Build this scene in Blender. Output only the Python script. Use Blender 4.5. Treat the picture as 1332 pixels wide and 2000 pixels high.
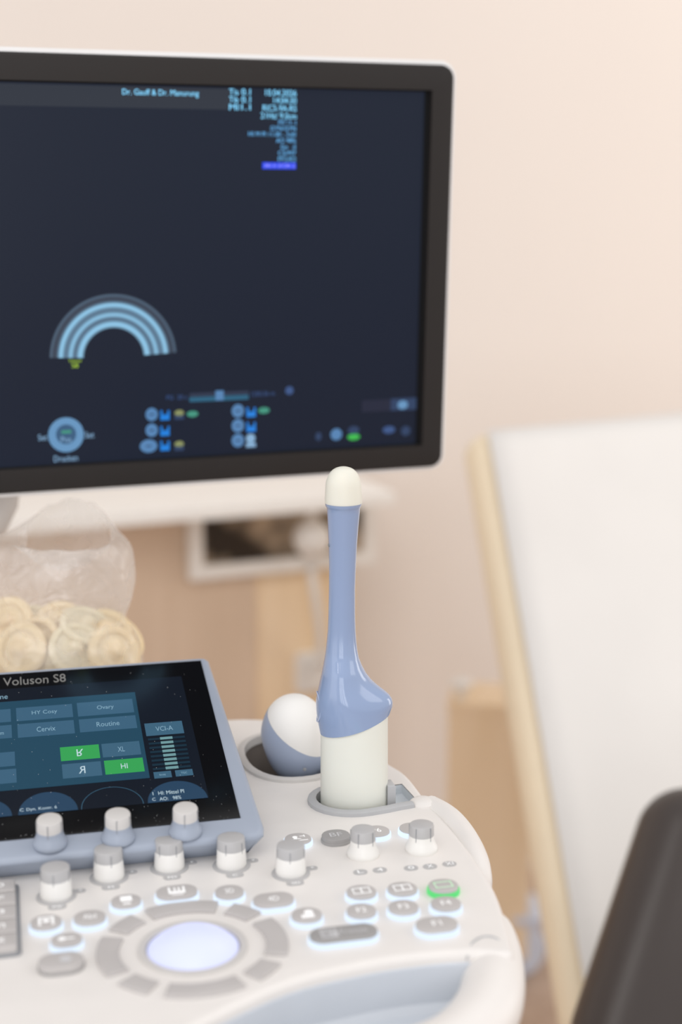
import bpy, bmesh, random
from math import *
from mathutils import Vector, Matrix, geometry, noise
random.seed(7)
for o in list(bpy.data.objects): bpy.data.objects.remove(o)
scene = bpy.context.scene
COL = scene.collection

# ------------------------------------------------------------------ camera
F = 2778.0; TH = radians(11.5); CZ = 1.34
cam = bpy.data.cameras.new('camera'); camo = bpy.data.objects.new('camera', cam); COL.objects.link(camo)
cam.sensor_fit = 'VERTICAL'; cam.sensor_height = 36; cam.sensor_width = 24; cam.lens = 50
camo.location = (0, 0, CZ); camo.rotation_euler = (pi/2 - TH, 0, 0)
cam.clip_start = 0.05; cam.clip_end = 50
cam.dof.use_dof = True; cam.dof.focus_distance = 0.955; cam.dof.aperture_fstop = 3.0
scene.camera = camo

# ------------------------------------------------------------------ light
def srgb(c):
    return tuple((v/255/12.92 if v/255 <= 0.04045 else ((v/255+0.055)/1.055)**2.4) for v in c) + (1,)
w = bpy.data.worlds.new('world'); scene.world = w; w.use_nodes = True
bg = w.node_tree.nodes['Background']; bg.inputs[0].default_value = srgb((253, 251, 252)); bg.inputs[1].default_value = 0.76
def area(name, loc, target, sx, sy, power, col):
    l = bpy.data.lights.new(name, 'AREA'); l.shape = 'RECTANGLE'; l.size = sx; l.size_y = sy; l.energy = power
    l.color = srgb(col)[:3]
    o = bpy.data.objects.new(name, l); COL.objects.link(o); o.location = loc
    o.rotation_euler = (Vector(target)-Vector(loc)).to_track_quat('-Z', 'Y').to_euler(); return o
area('window_light', (-2.4, -0.9, 1.55), (0.2, 1.8, 0.95), 2.2, 2.0, 14, (250, 251, 255))
area('fill_light_right', (3.0, 0.2, 2.7), (0.5, 3.2, 0.7), 1.8, 1.5, 16, (255, 252, 248))  # added fill, high enough to clear the couch and brighten the lower wall
area('wall_wash_fill', (3.1, 2.3, 1.15), (0.2, 2.75, 0.7), 1.0, 1.5, 15, (255, 250, 244))  # added wall-wash light behind the couch; no known window there
for k in range(3): area('window_pane', (-0.75+0.6*k, -2.6, 1.35), (-0.75+0.6*k, 0.0, 1.3), 0.42, 1.5, 6.5, (250, 251, 255))
area('rear_fill_light', (1.5, 2.3, 2.95), (0.9, 2.9, 0), 1.2, 0.6, 5, (255, 248, 240))  # unseen light added near the back wall to brighten its lower part
for k in range(3): area('overhead_fill', (-1.0+0.62*k, -0.75+0.12*k, 2.9), (-0.55+0.45*k, 0.4, 0.9), 0.16, 1.3, 5.0, (255, 252, 248))  # unseen overhead strips, added to lift the console top
vs = scene.view_settings; vs.view_transform = 'Standard'; vs.look = 'None'; vs.exposure = 0.06; vs.gamma = 1.0
vs.use_curve_mapping = False

# ------------------------------------------------------------------ photo frame -> place
fw = Vector((0, cos(TH), -sin(TH))); upv = Vector((0, sin(TH), cos(TH))); rt = Vector((1, 0, 0)); CAM = Vector((0, 0, CZ))
def ray(x, y): return fw + rt*((x-666)/F) + upv*((1000-y)/F)
def onz(x, y, z):
    r = ray(x, y); return CAM + r*((z-CZ)/r.z)
def dep(x, y, d): return CAM + ray(x, y)*d
def onplane(x, y, p, n):
    r = ray(x, y); return CAM + r*((p-CAM).dot(n)/r.dot(n))

# ------------------------------------------------------------------ materials
MATS = {}
def mat(name, col, rough=0.45, spec=0.5, emit=None, es=0.0, metal=0.0, coat=0.0, var=0.03, scale=40, bump=0.0, sss=0.0):
    m = bpy.data.materials.new(name); m.use_nodes = True; nt = m.node_tree; b = nt.nodes['Principled BSDF']
    tc = nt.nodes.new('ShaderNodeTexCoord'); nz = nt.nodes.new('ShaderNodeTexNoise'); nz.inputs['Scale'].default_value = scale
    nt.links.new(tc.outputs['Object'], nz.inputs['Vector'])
    mx = nt.nodes.new('ShaderNodeMix'); mx.data_type = 'RGBA'
    c = srgb(col); mx.inputs[6].default_value = tuple(v*(1-var) for v in c[:3])+(1,); mx.inputs[7].default_value = tuple(min(1, v*(1+var)) for v in c[:3])+(1,)
    nt.links.new(nz.outputs[0], mx.inputs[0]); nt.links.new(mx.outputs[2], b.inputs['Base Color'])
    b.inputs['Roughness'].default_value = rough; b.inputs['Specular IOR Level'].default_value = spec; b.inputs['Metallic'].default_value = metal
    b.inputs['Coat Weight'].default_value = coat; b.inputs['Coat Roughness'].default_value = 0.06
    if sss:
        b.inputs['Subsurface Weight'].default_value = sss; b.inputs['Subsurface Radius'].default_value = (0.006, 0.005, 0.004); b.inputs['Subsurface Scale'].default_value = 1
    if emit:
        b.inputs['Emission Color'].default_value = srgb(emit); b.inputs['Emission Strength'].default_value = es
    if bump:
        bp = nt.nodes.new('ShaderNodeBump'); bp.inputs['Strength'].default_value = bump; bp.inputs['Distance'].default_value = 0.001
        n2 = nt.nodes.new('ShaderNodeTexNoise'); n2.inputs['Scale'].default_value = scale*12; nt.links.new(tc.outputs['Object'], n2.inputs['Vector'])
        nt.links.new(n2.outputs[0], bp.inputs['Height']); nt.links.new(bp.outputs[0], b.inputs['Normal'])
    MATS[name] = m; return m
def glow(name, col, s):
    return mat(name, (8, 8, 10), 0.5, 0.2, col, s, var=0.0)
mat('console_white', (232, 228, 224), 0.42, 0.4, bump=0.02)
mat('white_plastic', (236, 234, 230), 0.38, 0.45)
mat('blue_grey', (160, 169, 184), 0.4, 0.45, bump=0.02)
mat('pale_blue_grey', (206, 212, 220), 0.42, 0.4)
mat('slot_blue', (214, 220, 226), 0.45, 0.35)
mat('key_grey', (190, 186, 184), 0.5, 0.35)
mat('freeze_grey', (158, 156, 155), 0.5, 0.35)
mat('rim_grey', (182, 183, 185), 0.45, 0.4)
mat('holder_liner', (120, 112, 106), 0.6, 0.3)
mat('cap_grey', (182, 181, 181), 0.42, 0.4)
mat('cap_pale', (206, 203, 200), 0.42, 0.4)
mat('slit', (142, 144, 148), 0.6, 0.2)
mat('print_grey', (184, 183, 183), 0.5, 0.3)
mat('symbol_white', (238, 238, 238), 0.5, 0.3, (255, 255, 255), 0.25)
mat('symbol_dull', (206, 206, 208), 0.5, 0.3)
mat('symbol_green', (205, 225, 205), 0.5, 0.3, (150, 235, 170), 0.35)
glow('glow_white', (222, 237, 255), 1.1)
glow('glow_green', (110, 245, 140), 0.8)
mat('trackball', (170, 174, 200), 0.35, 0.4, (208, 216, 255), 0.55)
mat('probe_blue', (144, 163, 197), 0.14, 0.5, coat=0.3, var=0.01)
mat('probe_white', (227, 228, 219), 0.42, 0.4, var=0.01, sss=0.15)
mat('lens_white', (230, 229, 217), 0.45, 0.35, var=0.01, sss=0.2)
mat('convex_white', (240, 238, 234), 0.45, 0.35, var=0.01)
mat('scanner_blue', (164, 176, 199), 0.35, 0.45, var=0.01)
mat('emblem', (176, 190, 220), 0.3, 0.5)
mat('bezel', (40, 37, 36), 0.5, 0.3, bump=0.05, scale=80)
mat('housing', (238, 238, 238), 0.4, 0.4)
mat('gap_black', (8, 10, 14), 0.5, 0.2)
mat('screen', (10, 12, 16), 0.3, 0.3, (9, 27, 52), 0.6, var=0.0)
mat('panel_glass', (9, 9, 10), 0.1, 0.5, var=0.0)
def ui(name, col, s=0.8): return mat(name, (10, 10, 12), 0.12, 0.5, col, s, var=0.0)
ui('ui_back', (20, 30, 44), 0.55); ui('ui_blue', (40, 84, 108), 0.68); ui('ui_tile', (74, 118, 146), 0.66); ui('ui_tile_dim', (72, 116, 146), 0.66)
ui('ui_green', (60, 175, 92), 0.8); ui('ui_line', (30, 60, 78), 0.6); ui('ui_handle', (120, 165, 170), 0.8); ui('ui_text', (205, 228, 238), 0.85); ui('ui_text_dim', (150, 190, 212), 0.75)
ui('ui_arc', (46, 78, 108), 0.7); ui('ui_logo', (150, 148, 145), 0.75)
for n, c, s in (('m_text', (130, 212, 255), 1.25), ('m_text_dim', (105, 185, 245), 1.0), ('m_white', (150, 195, 235), 0.75), ('m_bar', (5, 62, 235), 1.0), ('m_bar_text', (160, 160, 255), 1.0), ('m_lime', (170, 210, 60), 0.95),
                ('m_head', (30, 42, 60), 0.62), ('m_icon', (96, 150, 205), 0.7), ('m_blue', (25, 130, 225), 0.9), ('m_navy', (50, 78, 120), 0.6), ('m_olive', (155, 165, 110), 0.7), ('m_teal', (70, 165, 140), 0.75), ('m_slide', (40, 110, 145), 0.7), ('m_slide_top', (50, 66, 95), 0.6),
                ('m_dial', (112, 165, 212), 0.75), ('m_dial_dark', (62, 105, 145), 0.7), ('m_green', (60, 190, 80), 0.9), ('m_faint', (70, 105, 165), 0.6), ('m_box', (30, 42, 70), 0.6)):
    ui(n, c, s)
mat('dust', (235, 235, 235), 0.8, 0.1)
mat('wall', (236, 227, 219), 0.8, 0.2, var=0.015, scale=3, bump=0.03)
mat('couch_cream', (236, 220, 192), 0.55, 0.35, bump=0.05)
mat('paper_white', (232, 229, 225), 0.8, 0.2, bump=0.05, scale=8)
mat('desk_white', (240, 236, 230), 0.5, 0.35)
mat('black_leather', (62, 55, 52), 0.36, 0.45, bump=0.15, scale=60)
mat('dark_metal', (60, 60, 62), 0.35, 0.5, metal=0.7)
mat('steel', (180, 184, 190), 0.3, 0.5, metal=0.8)
mat('castor_blue', (208, 214, 228), 0.4, 0.4)
mat('frame_white', (236, 232, 226), 0.5, 0.35)
mat('socket_white', (232, 228, 222), 0.45, 0.4)
mat('latex', (242, 218, 174), 0.42, 0.4, var=0.05, scale=120, sss=0.25)
mat('latex_pale', (238, 224, 190), 0.42, 0.4, var=0.05, scale=120, sss=0.25)
mat('rubber', (70, 70, 72), 0.7, 0.3)
def wood(name, c1, c2, scale=1.0):
    m = bpy.data.materials.new(name); m.use_nodes = True; nt = m.node_tree; b = nt.nodes['Principled BSDF']
    tc = nt.nodes.new('ShaderNodeTexCoord'); mp = nt.nodes.new('ShaderNodeMapping'); mp.inputs['Scale'].default_value = (6*scale, 6*scale, 0.7*scale)
    nz = nt.nodes.new('ShaderNodeTexNoise'); nz.inputs['Scale'].default_value = 4; nz.inputs['Detail'].default_value = 8
    r = nt.nodes.new('ShaderNodeValToRGB'); r.color_ramp.elements[0].color = srgb(c1); r.color_ramp.elements[1].color = srgb(c2)
    r.color_ramp.elements[0].position = 0.3; r.color_ramp.elements[1].position = 0.7
    nt.links.new(tc.outputs['Object'], mp.inputs[0]); nt.links.new(mp.outputs[0], nz.inputs['Vector']); nt.links.new(nz.outputs[0], r.inputs[0]); nt.links.new(r.outputs[0], b.inputs['Base Color'])
    b.inputs['Roughness'].default_value = 0.5; MATS[name] = m
wood('beech', (236, 210, 174), (243, 219, 187)); wood('beech_dark', (212, 188, 164), (221, 198, 175)); wood('floor_wood', (178, 152, 132), (200, 176, 156), 1.5)
def film(name):
    m = bpy.data.materials.new(name); m.use_nodes = True; nt = m.node_tree; nt.nodes.clear()
    out = nt.nodes.new('ShaderNodeOutputMaterial'); tr = nt.nodes.new('ShaderNodeBsdfTransparent'); tl = nt.nodes.new('ShaderNodeBsdfTranslucent'); df = nt.nodes.new('ShaderNodeBsdfDiffuse'); gl = nt.nodes.new('ShaderNodeBsdfGlossy')
    for n_ in (tl, df): n_.inputs['Color'].default_value = srgb((250, 246, 242))
    gl.inputs['Roughness'].default_value = 0.22; gl.inputs['Color'].default_value = (0.9, 0.9, 0.9, 1)
    a = nt.nodes.new('ShaderNodeMixShader'); a.inputs[0].default_value = 0.5; b = nt.nodes.new('ShaderNodeMixShader'); b.inputs[0].default_value = 0.2; c = nt.nodes.new('ShaderNodeMixShader')
    nz = nt.nodes.new('ShaderNodeTexNoise'); nz.inputs['Scale'].default_value = 26; tc = nt.nodes.new('ShaderNodeTexCoord'); nt.links.new(tc.outputs['Object'], nz.inputs['Vector'])
    mr = nt.nodes.new('ShaderNodeMapRange'); mr.inputs[3].default_value = 0.18; mr.inputs[4].default_value = 0.48; nt.links.new(nz.outputs[0], mr.inputs[0]); nt.links.new(mr.outputs[0], c.inputs[0])
    bp = nt.nodes.new('ShaderNodeBump'); bp.inputs['Strength'].default_value = 0.7; bp.inputs['Distance'].default_value = 0.005; n3 = nt.nodes.new('ShaderNodeTexNoise'); n3.inputs['Scale'].default_value = 34; n3.inputs['Detail'].default_value = 5; n3.inputs['Distortion'].default_value = 1.2
    nt.links.new(tc.outputs['Object'], n3.inputs['Vector']); nt.links.new(n3.outputs[0], bp.inputs['Height'])
    for n_ in (tl, df, gl): nt.links.new(bp.outputs[0], n_.inputs['Normal'])
    nt.links.new(tl.outputs[0], a.inputs[1]); nt.links.new(df.outputs[0], a.inputs[2]); nt.links.new(a.outputs[0], b.inputs[1]); nt.links.new(gl.outputs[0], b.inputs[2])
    nt.links.new(tr.outputs[0], c.inputs[1]); nt.links.new(b.outputs[0], c.inputs[2]); nt.links.new(c.outputs[0], out.inputs[0]); MATS[name] = m
film('plastic_film')

# ------------------------------------------------------------------ mesh helpers
class MB:
    def __init__(s): s.v = []; s.f = []
    def add(s, vs_, fs, M=None):
        n = len(s.v); s.v += [(M @ Vector(v)) if M else Vector(v) for v in vs_]; s.f += [tuple(i+n for i in f) for f in fs]; return s
    def box(s, c, d, M=None):
        x, y, z = c; a, b, e = d[0]/2, d[1]/2, d[2]/2
        v = [(x+i*a, y+j*b, z+k*e) for k in (-1, 1) for j in (-1, 1) for i in (-1, 1)]
        return s.add(v, [(0, 2, 3, 1), (4, 5, 7, 6), (0, 1, 5, 4), (2, 6, 7, 3), (0, 4, 6, 2), (1, 3, 7, 5)], M)
    def rings(s, rs, cap0=True, cap1=True, closed=True):
        n = len(rs[0]); base = len(s.v)
        for r in rs: s.v += [Vector(p) for p in r]
        for k in range(len(rs)-1):
            for i in range(n if closed else n-1):
                j = (i+1) % n; s.f.append((base+k*n+i, base+k*n+j, base+(k+1)*n+j, base+(k+1)*n+i))
        if cap0: s.f.append(tuple(base+i for i in reversed(range(n))))
        if cap1: s.f.append(tuple(base+(len(rs)-1)*n+i for i in range(n)))
        return s
    def lathe(s, prof, n=40, c=(0, 0, 0), sx=1, sy=1):
        rs = [[(c[0]+max(r, 1e-5)*sx*cos(2*pi*i/n), c[1]+max(r, 1e-5)*sy*sin(2*pi*i/n), c[2]+z) for i in range(n)] for r, z in prof]
        return s.rings(rs)
    def tube(s, pts, r, n=14, flat=1.0, closed=False):
        pts = [Vector(p) for p in pts]; rs = []; m = len(pts)
        rad = r if hasattr(r, '__len__') else [r]*m
        for k, p in enumerate(pts):
            t = (pts[(k+1) % m if closed else min(k+1, m-1)] - pts[(k-1) % m if closed else max(k-1, 0)]).normalized()
            a = t.cross(Vector((0, 0, 1)))
            if a.length < 1e-3: a = Vector((1, 0, 0))
            a.normalize(); b = a.cross(t)
            rs.append([p + a*rad[k]*cos(2*pi*i/n) + b*rad[k]*flat*sin(2*pi*i/n) for i in range(n)])
        if closed: rs.append(rs[0])
        return s.rings(rs, not closed, not closed)
    def prism(s, poly, z0, z1, bev=0.0, seg=3):
        rs = [[(x, y, z0) for x, y in poly]]
        if bev:
            for k in range(seg+1):
                a = pi/2*k/seg; off = offset(poly, bev*(1-cos(a))); rs.append([(x, y, z1-bev+bev*sin(a)) for x, y in off])
        else: rs.append([(x, y, z1) for x, y in poly])
        return s.rings(rs)
    def quad(s, p): return s.add(p, [tuple(range(len(p)))])
    def mesh(s, name, smooth=True, ang=38):
        me = bpy.data.meshes.new(name); me.from_pydata([tuple(v) for v in s.v], [], s.f)
        bm = bmesh.new(); bm.from_mesh(me); bmesh.ops.recalc_face_normals(bm, faces=bm.faces); bm.to_mesh(me); bm.free()
        if smooth:
            for p in me.polygons: p.use_smooth = True
            me.set_sharp_from_angle(angle=radians(ang))
        return me
def offset(poly, d):   # inward offset of a ccw polygon
    n = len(poly); out = []
    for i in range(n):
        a, b, c = Vector(poly[i-1]), Vector(poly[i]), Vector(poly[(i+1) % n])
        e1 = (b-a).normalized(); e2 = (c-b).normalized(); n1 = Vector((-e1.y, e1.x)); n2 = Vector((-e2.y, e2.x)); m = n1+n2
        if m.length < 1e-6: m = n1
        m.normalize(); k = max(0.5, m.dot(n1)); out.append((b.x+m.x*d/k, b.y+m.y*d/k))
    return out
def pill(wd, hd, r, n=7):
    pts = []
    for cx, cy, a0 in ((wd/2-r, -hd/2+r, -90), (wd/2-r, hd/2-r, 0), (-wd/2+r, hd/2-r, 90), (-wd/2+r, -hd/2+r, 180)):
        for k in range(n+1):
            a = radians(a0+90*k/n); pts.append((cx+r*cos(a), cy+r*sin(a)))
    out = []
    for p in pts:
        if not out or (Vector(p)-Vector(out[-1])).length > 1e-6: out.append(p)
    if (Vector(out[0])-Vector(out[-1])).length < 1e-6: out.pop()
    return out
def spline(pts, n=8, closed=False):
    P = [Vector(p) for p in pts]; m = len(P); out = []
    rng = range(m if closed else m-1)
    for i in rng:
        p0 = P[(i-1) % m] if closed or i > 0 else P[0]; p1 = P[i]; p2 = P[(i+1) % m]; p3 = P[(i+2) % m] if closed or i+2 < m else P[-1]
        for k in range(n):
            t = k/n; out.append(0.5*((2*p1)+(p2-p0)*t+(2*p0-5*p1+4*p2-p3)*t*t+(3*p1-p0-3*p2+p3)*t**3))
    if not closed: out.append(P[-1])
    return out
def obj(name, mb, m, parent=None, loc=None, rot=None, label=None, smooth=True, ang=38):
    me = mb if isinstance(mb, bpy.types.Mesh) else mb.mesh(name, smooth, ang)
    if not me.materials: me.materials.append(MATS[m])
    o = bpy.data.objects.new(name, me); COL.objects.link(o)
    if parent: o.parent = parent
    if loc is not None: o.location = loc
    if rot is not None: o.rotation_euler = rot
    if label: o['label'] = label
    return o
def tag(o, label, cat, group=None):
    o['label'] = label; o['category'] = cat
    if group: o['group'] = group
    return o
def thing(name, label, cat, loc=(0, 0, 0), rot=(0, 0, 0), group=None):
    o = bpy.data.objects.new(name, None); COL.objects.link(o); o.location = loc; o.rotation_euler = rot; o.empty_display_size = 0.05
    return tag(o, label, cat, group)
def struct(o): o['kind'] = 'structure'; return o
def text_geo(body):
    cu = bpy.data.curves.new('t', 'FONT'); cu.body = body; cu.size = 1; cu.align_x = 'CENTER'; cu.align_y = 'CENTER'; cu.resolution_u = 3
    ob = bpy.data.objects.new('t', cu); me = bpy.data.meshes.new_from_object(ob)
    v = [p.co.copy() for p in me.vertices]; f = [tuple(p.vertices) for p in me.polygons]
    bpy.data.objects.remove(ob); bpy.data.curves.remove(cu); bpy.data.meshes.remove(me)
    if v:
        x0, x1 = min(p.x for p in v), max(p.x for p in v); y0, y1 = min(p.y for p in v), max(p.y for p in v)
        v = [Vector(((p.x-(x0+x1)/2)/(x1-x0), (p.y-(y0+y1)/2)/(y1-y0), 0)) for p in v]
    return v, f
TG = {}
def put_text(mb, body, c, wd, ht, z=0.0, fx=1, fy=1):   # lettering fitted to a width and height on a flat surface
    if body not in TG: TG[body] = text_geo(body)
    v, f = TG[body]; mb.add([(c[0]+p.x*wd*fx, c[1]+p.y*ht*fy, z) for p in v], f)
def rect(mb, x0, x1, y0, y1, z): mb.quad([(x0, y0, z), (x1, y0, z), (x1, y1, z), (x0, y1, z)])
def disc(mb, c, rx, ry, z, n=24): mb.quad([(c[0]+rx*cos(2*pi*i/n), c[1]+ry*sin(2*pi*i/n), z) for i in range(n)])

# ================================================================== SETTING
WY = radians(22); wu = Vector((cos(WY), sin(WY), 0)); wn = Vector((-sin(WY), cos(WY), 0))   # back wall direction / away normal
W0 = Vector((0, 2.66, 0))
RW = (0, 0, WY)
def wl(p): v = p - W0; return Vector((v.dot(wu), v.dot(wn), v.z))          # world -> wall frame
def onw(x, y, back): return wl(onplane(x, y, W0 - wn*back, wn))            # pixel -> wall frame, `back` metres in front of the wall
struct(obj('floor', MB().box((0, 0, -0.02), (12, 12, 0.04)), 'floor_wood'))
struct(obj('wall_back', MB().box((0, 0.05, 1.5), (9, 0.1, 3.0)), 'wall', loc=W0, rot=RW))
struct(obj('baseboard_back', MB().box((0, -0.006, 0.03), (9, 0.012, 0.06)), 'wall', loc=W0, rot=RW))

# ================================================================== DESK behind the machine
FB = 0.30                                                                   # desk front stands 30 cm off the wall
pr = onw(772, 974, FB); ptop = pr.z + 0.012
desk = thing('wall_desk', 'white-topped desk with beech panels behind the console', 'desk', tuple(W0+wu*(-0.6)), RW)
dx = 0.6
obj('tabletop', MB().prism([(-1.3+dx, -FB), (pr.x+dx, -FB), (pr.x+dx, 0), (-1.3+dx, 0)], ptop-0.022, ptop, 0.004), 'desk_white', desk)
pk = onw(478, 1250, 0.10)
obj('back_panel', MB().box(((pk.x+pr.x-0.02)/2+dx, -0.15, (ptop-0.03)/2+0.0), (pr.x-0.02-pk.x, 0.018, ptop-0.032)), 'beech', desk)
obj('pedestal', MB().box(((-1.25+pk.x)/2+dx, -0.09, (ptop-0.032)/2), (pk.x+1.25, 0.15, ptop-0.034)), 'beech_dark', desk)

# picture hanging below the desk top
p1 = onw(372, 1132, 0.19); p2 = onw(735, 1095, 0.19)
pw = (p2.x-p1.x); pz0 = (p1.z+p2.z)/2 - 0.004; ph = ptop-0.023-pz0
pic = thing('picture_frame', 'white-framed dark photograph hanging below the desk top', 'picture', tuple(W0+wu*((p1.x+p2.x)/2)-wn*0.18+Vector((0, 0, pz0))), RW)
fwid = 0.024
for nme, c, d in (('frame_rail', (0, 0, fwid/2), (pw, 0.02, fwid)), ('frame_rail', (0, 0, ph-fwid/2), (pw, 0.02, fwid)), ('frame_stile', (-pw/2+fwid/2, 0, ph/2), (fwid, 0.0198, ph-2*fwid)), ('frame_stile', (pw/2-fwid/2, 0, ph/2), (fwid, 0.0198, ph-2*fwid))):
    obj(nme, MB().box(c, d), 'frame_white', pic)
m = bpy.data.materials.new('photo_print'); m.use_nodes = True; nt = m.node_tree; b = nt.nodes['Principled BSDF']; tc = nt.nodes.new('ShaderNodeTexCoord')
nz = nt.nodes.new('ShaderNodeTexNoise'); nz.inputs['Scale'].default_value = 9; nt.links.new(tc.outputs['Object'], nz.inputs['Vector']); r = nt.nodes.new('ShaderNodeValToRGB')
r.color_ramp.elements[0].color = srgb((48, 40, 34)); r.color_ramp.elements[0].position = 0.4; r.color_ramp.elements[1].color = srgb((190, 170, 146)); r.color_ramp.elements[1].position = 0.56
nt.links.new(nz.outputs[0], r.inputs[0]); nt.links.new(r.outputs[0], b.inputs['Base Color']); b.inputs['Roughness'].default_value = 0.3; MATS['photo_print'] = m
obj('photograph', MB().box((0, 0.004, ph/2), (pw-2*fwid, 0.004, ph-2*fwid)), 'photo_print', pic)
obj('hanging_bar', MB().box((0, 0.016, ph-0.03), (0.02, 0.012, 0.02)), 'steel', pic)

# white cable with a round plug, running down to a wall socket
sock = thing('wall_socket', 'white double socket on the beech panel below the picture', 'socket', tuple(W0+wu*onw(614, 1310, 0.16).x-wn*0.159+Vector((0, 0, onw(614, 1310, 0.16).z))), RW)
obj('plate', MB().prism(pill(0.075, 0.075, 0.01), 0, 0.012, 0.003).mesh('plate'), 'socket_white', sock, rot=(pi/2, 0, 0))
obj('insert', MB().lathe([(0.022, 0.0125), (0.022, 0.015), (0.019, 0.015), (0.018, 0.0135), (0, 0.0135)], 24), 'socket_white', sock, rot=(pi/2, 0, 0))
def wp(x, y, b): v = onw(x, y, b); return W0+wu*v.x+wn*v.y+Vector((0, 0, v.z))
cab = thing('lamp_pull', 'white cable with a round white head hanging in front of the picture', 'cable', tuple(wp(612, 1330, 0.1)))
base = wp(612, 1330, 0.1)
pts = [wp(x, y, b)-base for x, y, b in ((612, 1062, 0.22), (608, 1110, 0.22), (618, 1180, 0.22), (626, 1250, 0.2), (622, 1300, 0.18), (614, 1312, 0.178))]
obj('cord', MB().tube(spline(pts, 6), 0.008, 10), 'socket_white', cab)
hp = wp(610, 1052, 0.22)-base
obj('round_head', MB().lathe([(0, -0.034), (0.018, -0.03), (0.03, -0.016), (0.034, 0), (0.03, 0.016), (0.018, 0.03), (0.008, 0.036), (0.008, 0.05), (0, 0.05)], 28, hp), 'socket_white', cab)

# low beech box to the right
BXD = 2.50; bl_ = dep(872, 1600, BXD); br_ = dep(1035, 1600, BXD); bwd = br_.x-bl_.x
bx = thing('wooden_box', 'low beech box on the floor between desk and white couch', 'box', ((bl_.x+br_.x)/2, bl_.y, 0), (0, 0, radians(-9)))
bzt = dep(930, 1375, BXD).z
obj('body', MB().box((0, 0.06, (0.05+bzt)/2), (bwd, 0.12, bzt-0.05)), 'beech', bx)
obj('lid', MB().box((0, 0.06, bzt+0.006), (bwd+0.004, 0.124, 0.012)), 'beech', bx)
obj('plinth', MB().box((0, 0.065, 0.025), (bwd-0.02, 0.1, 0.05)), 'dark_metal', bx)
obj('knob', MB().lathe([(0.008, 0), (0.008, 0.014), (0.018, 0.02), (0.02, 0.028), (0.014, 0.034), (0, 0.036)], 20), 'frame_white', bx, loc=(-bwd/2+0.02, 0.03, bzt+0.012), label='small pale knob on the lid')

# ================================================================== COUCH with raised back
TL = dep(930, 838, 2.05); BL = dep(1135, 2030, 1.66)
tt = Vector((cos(radians(31)), sin(radians(31)), 0)); ee = (BL-TL); nn = tt.cross(ee).normalized()
if nn.dot(CAM-TL) < 0: nn = -nn
CW = 0.6; CT = 0.034
couch = thing('examination_couch', 'examination couch with raised cream back covered in white paper, at the right', 'couch', (BL.x+0.2, BL.y+0.3, 0))
cb = couch.location.copy()
def slab(o, e, t, n, W, T, r=0.02, seg=5):
    """rounded-edge padded slab: o corner, e down edge vector, t across, n outward; thickness T behind the face"""
    L = e.length; ed = e.normalized(); mb = MB(); poly = pill(W, L, 0.024, 6); R = []
    def P(x, y, z): return o + t*(x+W/2) + ed*(y+L/2) + n*z - cb
    R.append([P(x, y, -T) for x, y in offset(poly, r)])
    for k in range(seg+1):
        a = pi/2*k/seg; R.append([P(x, y, -T+r-r*cos(a)) for x, y in offset(poly, r*(1-sin(a)))])
    for k in range(seg+1):
        a = pi/2*k/seg; R.append([P(x, y, -r+r*sin(a)) for x, y in offset(poly, r*(1-cos(a)))])
    return mb.rings(R)
obj('back_cushion', slab(TL-tt*0.0-nn*0.004, ee, tt, nn, CW, CT+0.02, 0.022), 'couch_cream', couch)
PT = MB(); L = ee.length; ed = ee.normalized(); ny = 24
for sgn in (0, 1):
    pass
g = []
for j in range(ny+1):
    for i in range(13):
        x = 0.018+(CW-0.036)*i/12; y = 0.006+(L-0.012)*j/ny
        g.append(TL+tt*x+ed*y+nn*(0.003+0.0025*noise.noise((x*6, y*5, 3)))-cb)
PT.add(g, [(j*13+i, j*13+i+1, (j+1)*13+i+1, (j+1)*13+i) for j in range(ny) for i in range(12)])
po = obj('paper_sheet', PT, 'paper_white', couch); sm = po.modifiers.new('thick', 'SOLIDIFY'); sm.thickness = 0.002; sm.offset = -1
seat_o = BL - nn*0.004
sd = Vector((-tt.y, tt.x, 0))*-1.0
# seat section, frame and castors (below the frame edge, hidden by the black chair)
sz = max(BL.z, 0.30)
obj('frame', MB().tube([TL+tt*0.1-nn*0.1-cb+ed*0.15, BL+tt*0.1-nn*0.1-cb, BL+tt*(CW-0.1)-nn*0.1-cb, TL+tt*(CW-0.1)-nn*0.1-cb+ed*0.15], 0.015, 10), 'steel', couch)
for k, q in enumerate(((0.34, 0.15), (CW-0.1, 0.15), (0.34, L-0.3), (CW-0.1, L-0.3))):
    a = TL+tt*q[0]+ed*q[1]-nn*0.07
    if a.z < 0.12: continue
    obj('leg', MB().tube([a-cb, Vector((a.x, a.y, 0.06))-cb], 0.016, 12), 'steel', couch)
    obj('castor', MB().lathe([(0.0, -0.014), (0.026, -0.014), (0.03, -0.008), (0.03, 0.008), (0.026, 0.014), (0, 0.014)], 20), 'rubber', couch, loc=Vector((a.x, a.y, 0.03))-cb, rot=(pi/2, 0, radians(31)))
# pale castors seen on the floor next to the couch edge
cp = onz(1020, 1842, 0.06)
cas = thing('floor_castor', 'pale blue-grey castor on the dark floor beside the white couch', 'castor', (cp.x, cp.y, 0), (0, 0, 0.5)); cas.scale = (1.15, 1.15, 1.15)
obj('wheel', MB().lathe([(0, -0.016), (0.034, -0.016), (0.04, -0.01), (0.04, 0.01), (0.034, 0.016), (0, 0.016)], 24), 'castor_blue', cas, loc=(0, 0, 0.04), rot=(pi/2, 0, 0))
obj('fork', MB().box((0, 0.022, 0.06), (0.03, 0.006, 0.07)).box((0, -0.022, 0.06), (0.03, 0.006, 0.07)).box((0, 0, 0.098), (0.036, 0.05, 0.008)), 'castor_blue', cas)
obj('cover', MB().lathe([(0.036, 0.1), (0.038, 0.108), (0.03, 0.125), (0.012, 0.134), (0, 0.135)], 20), 'castor_blue', cas)

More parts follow.
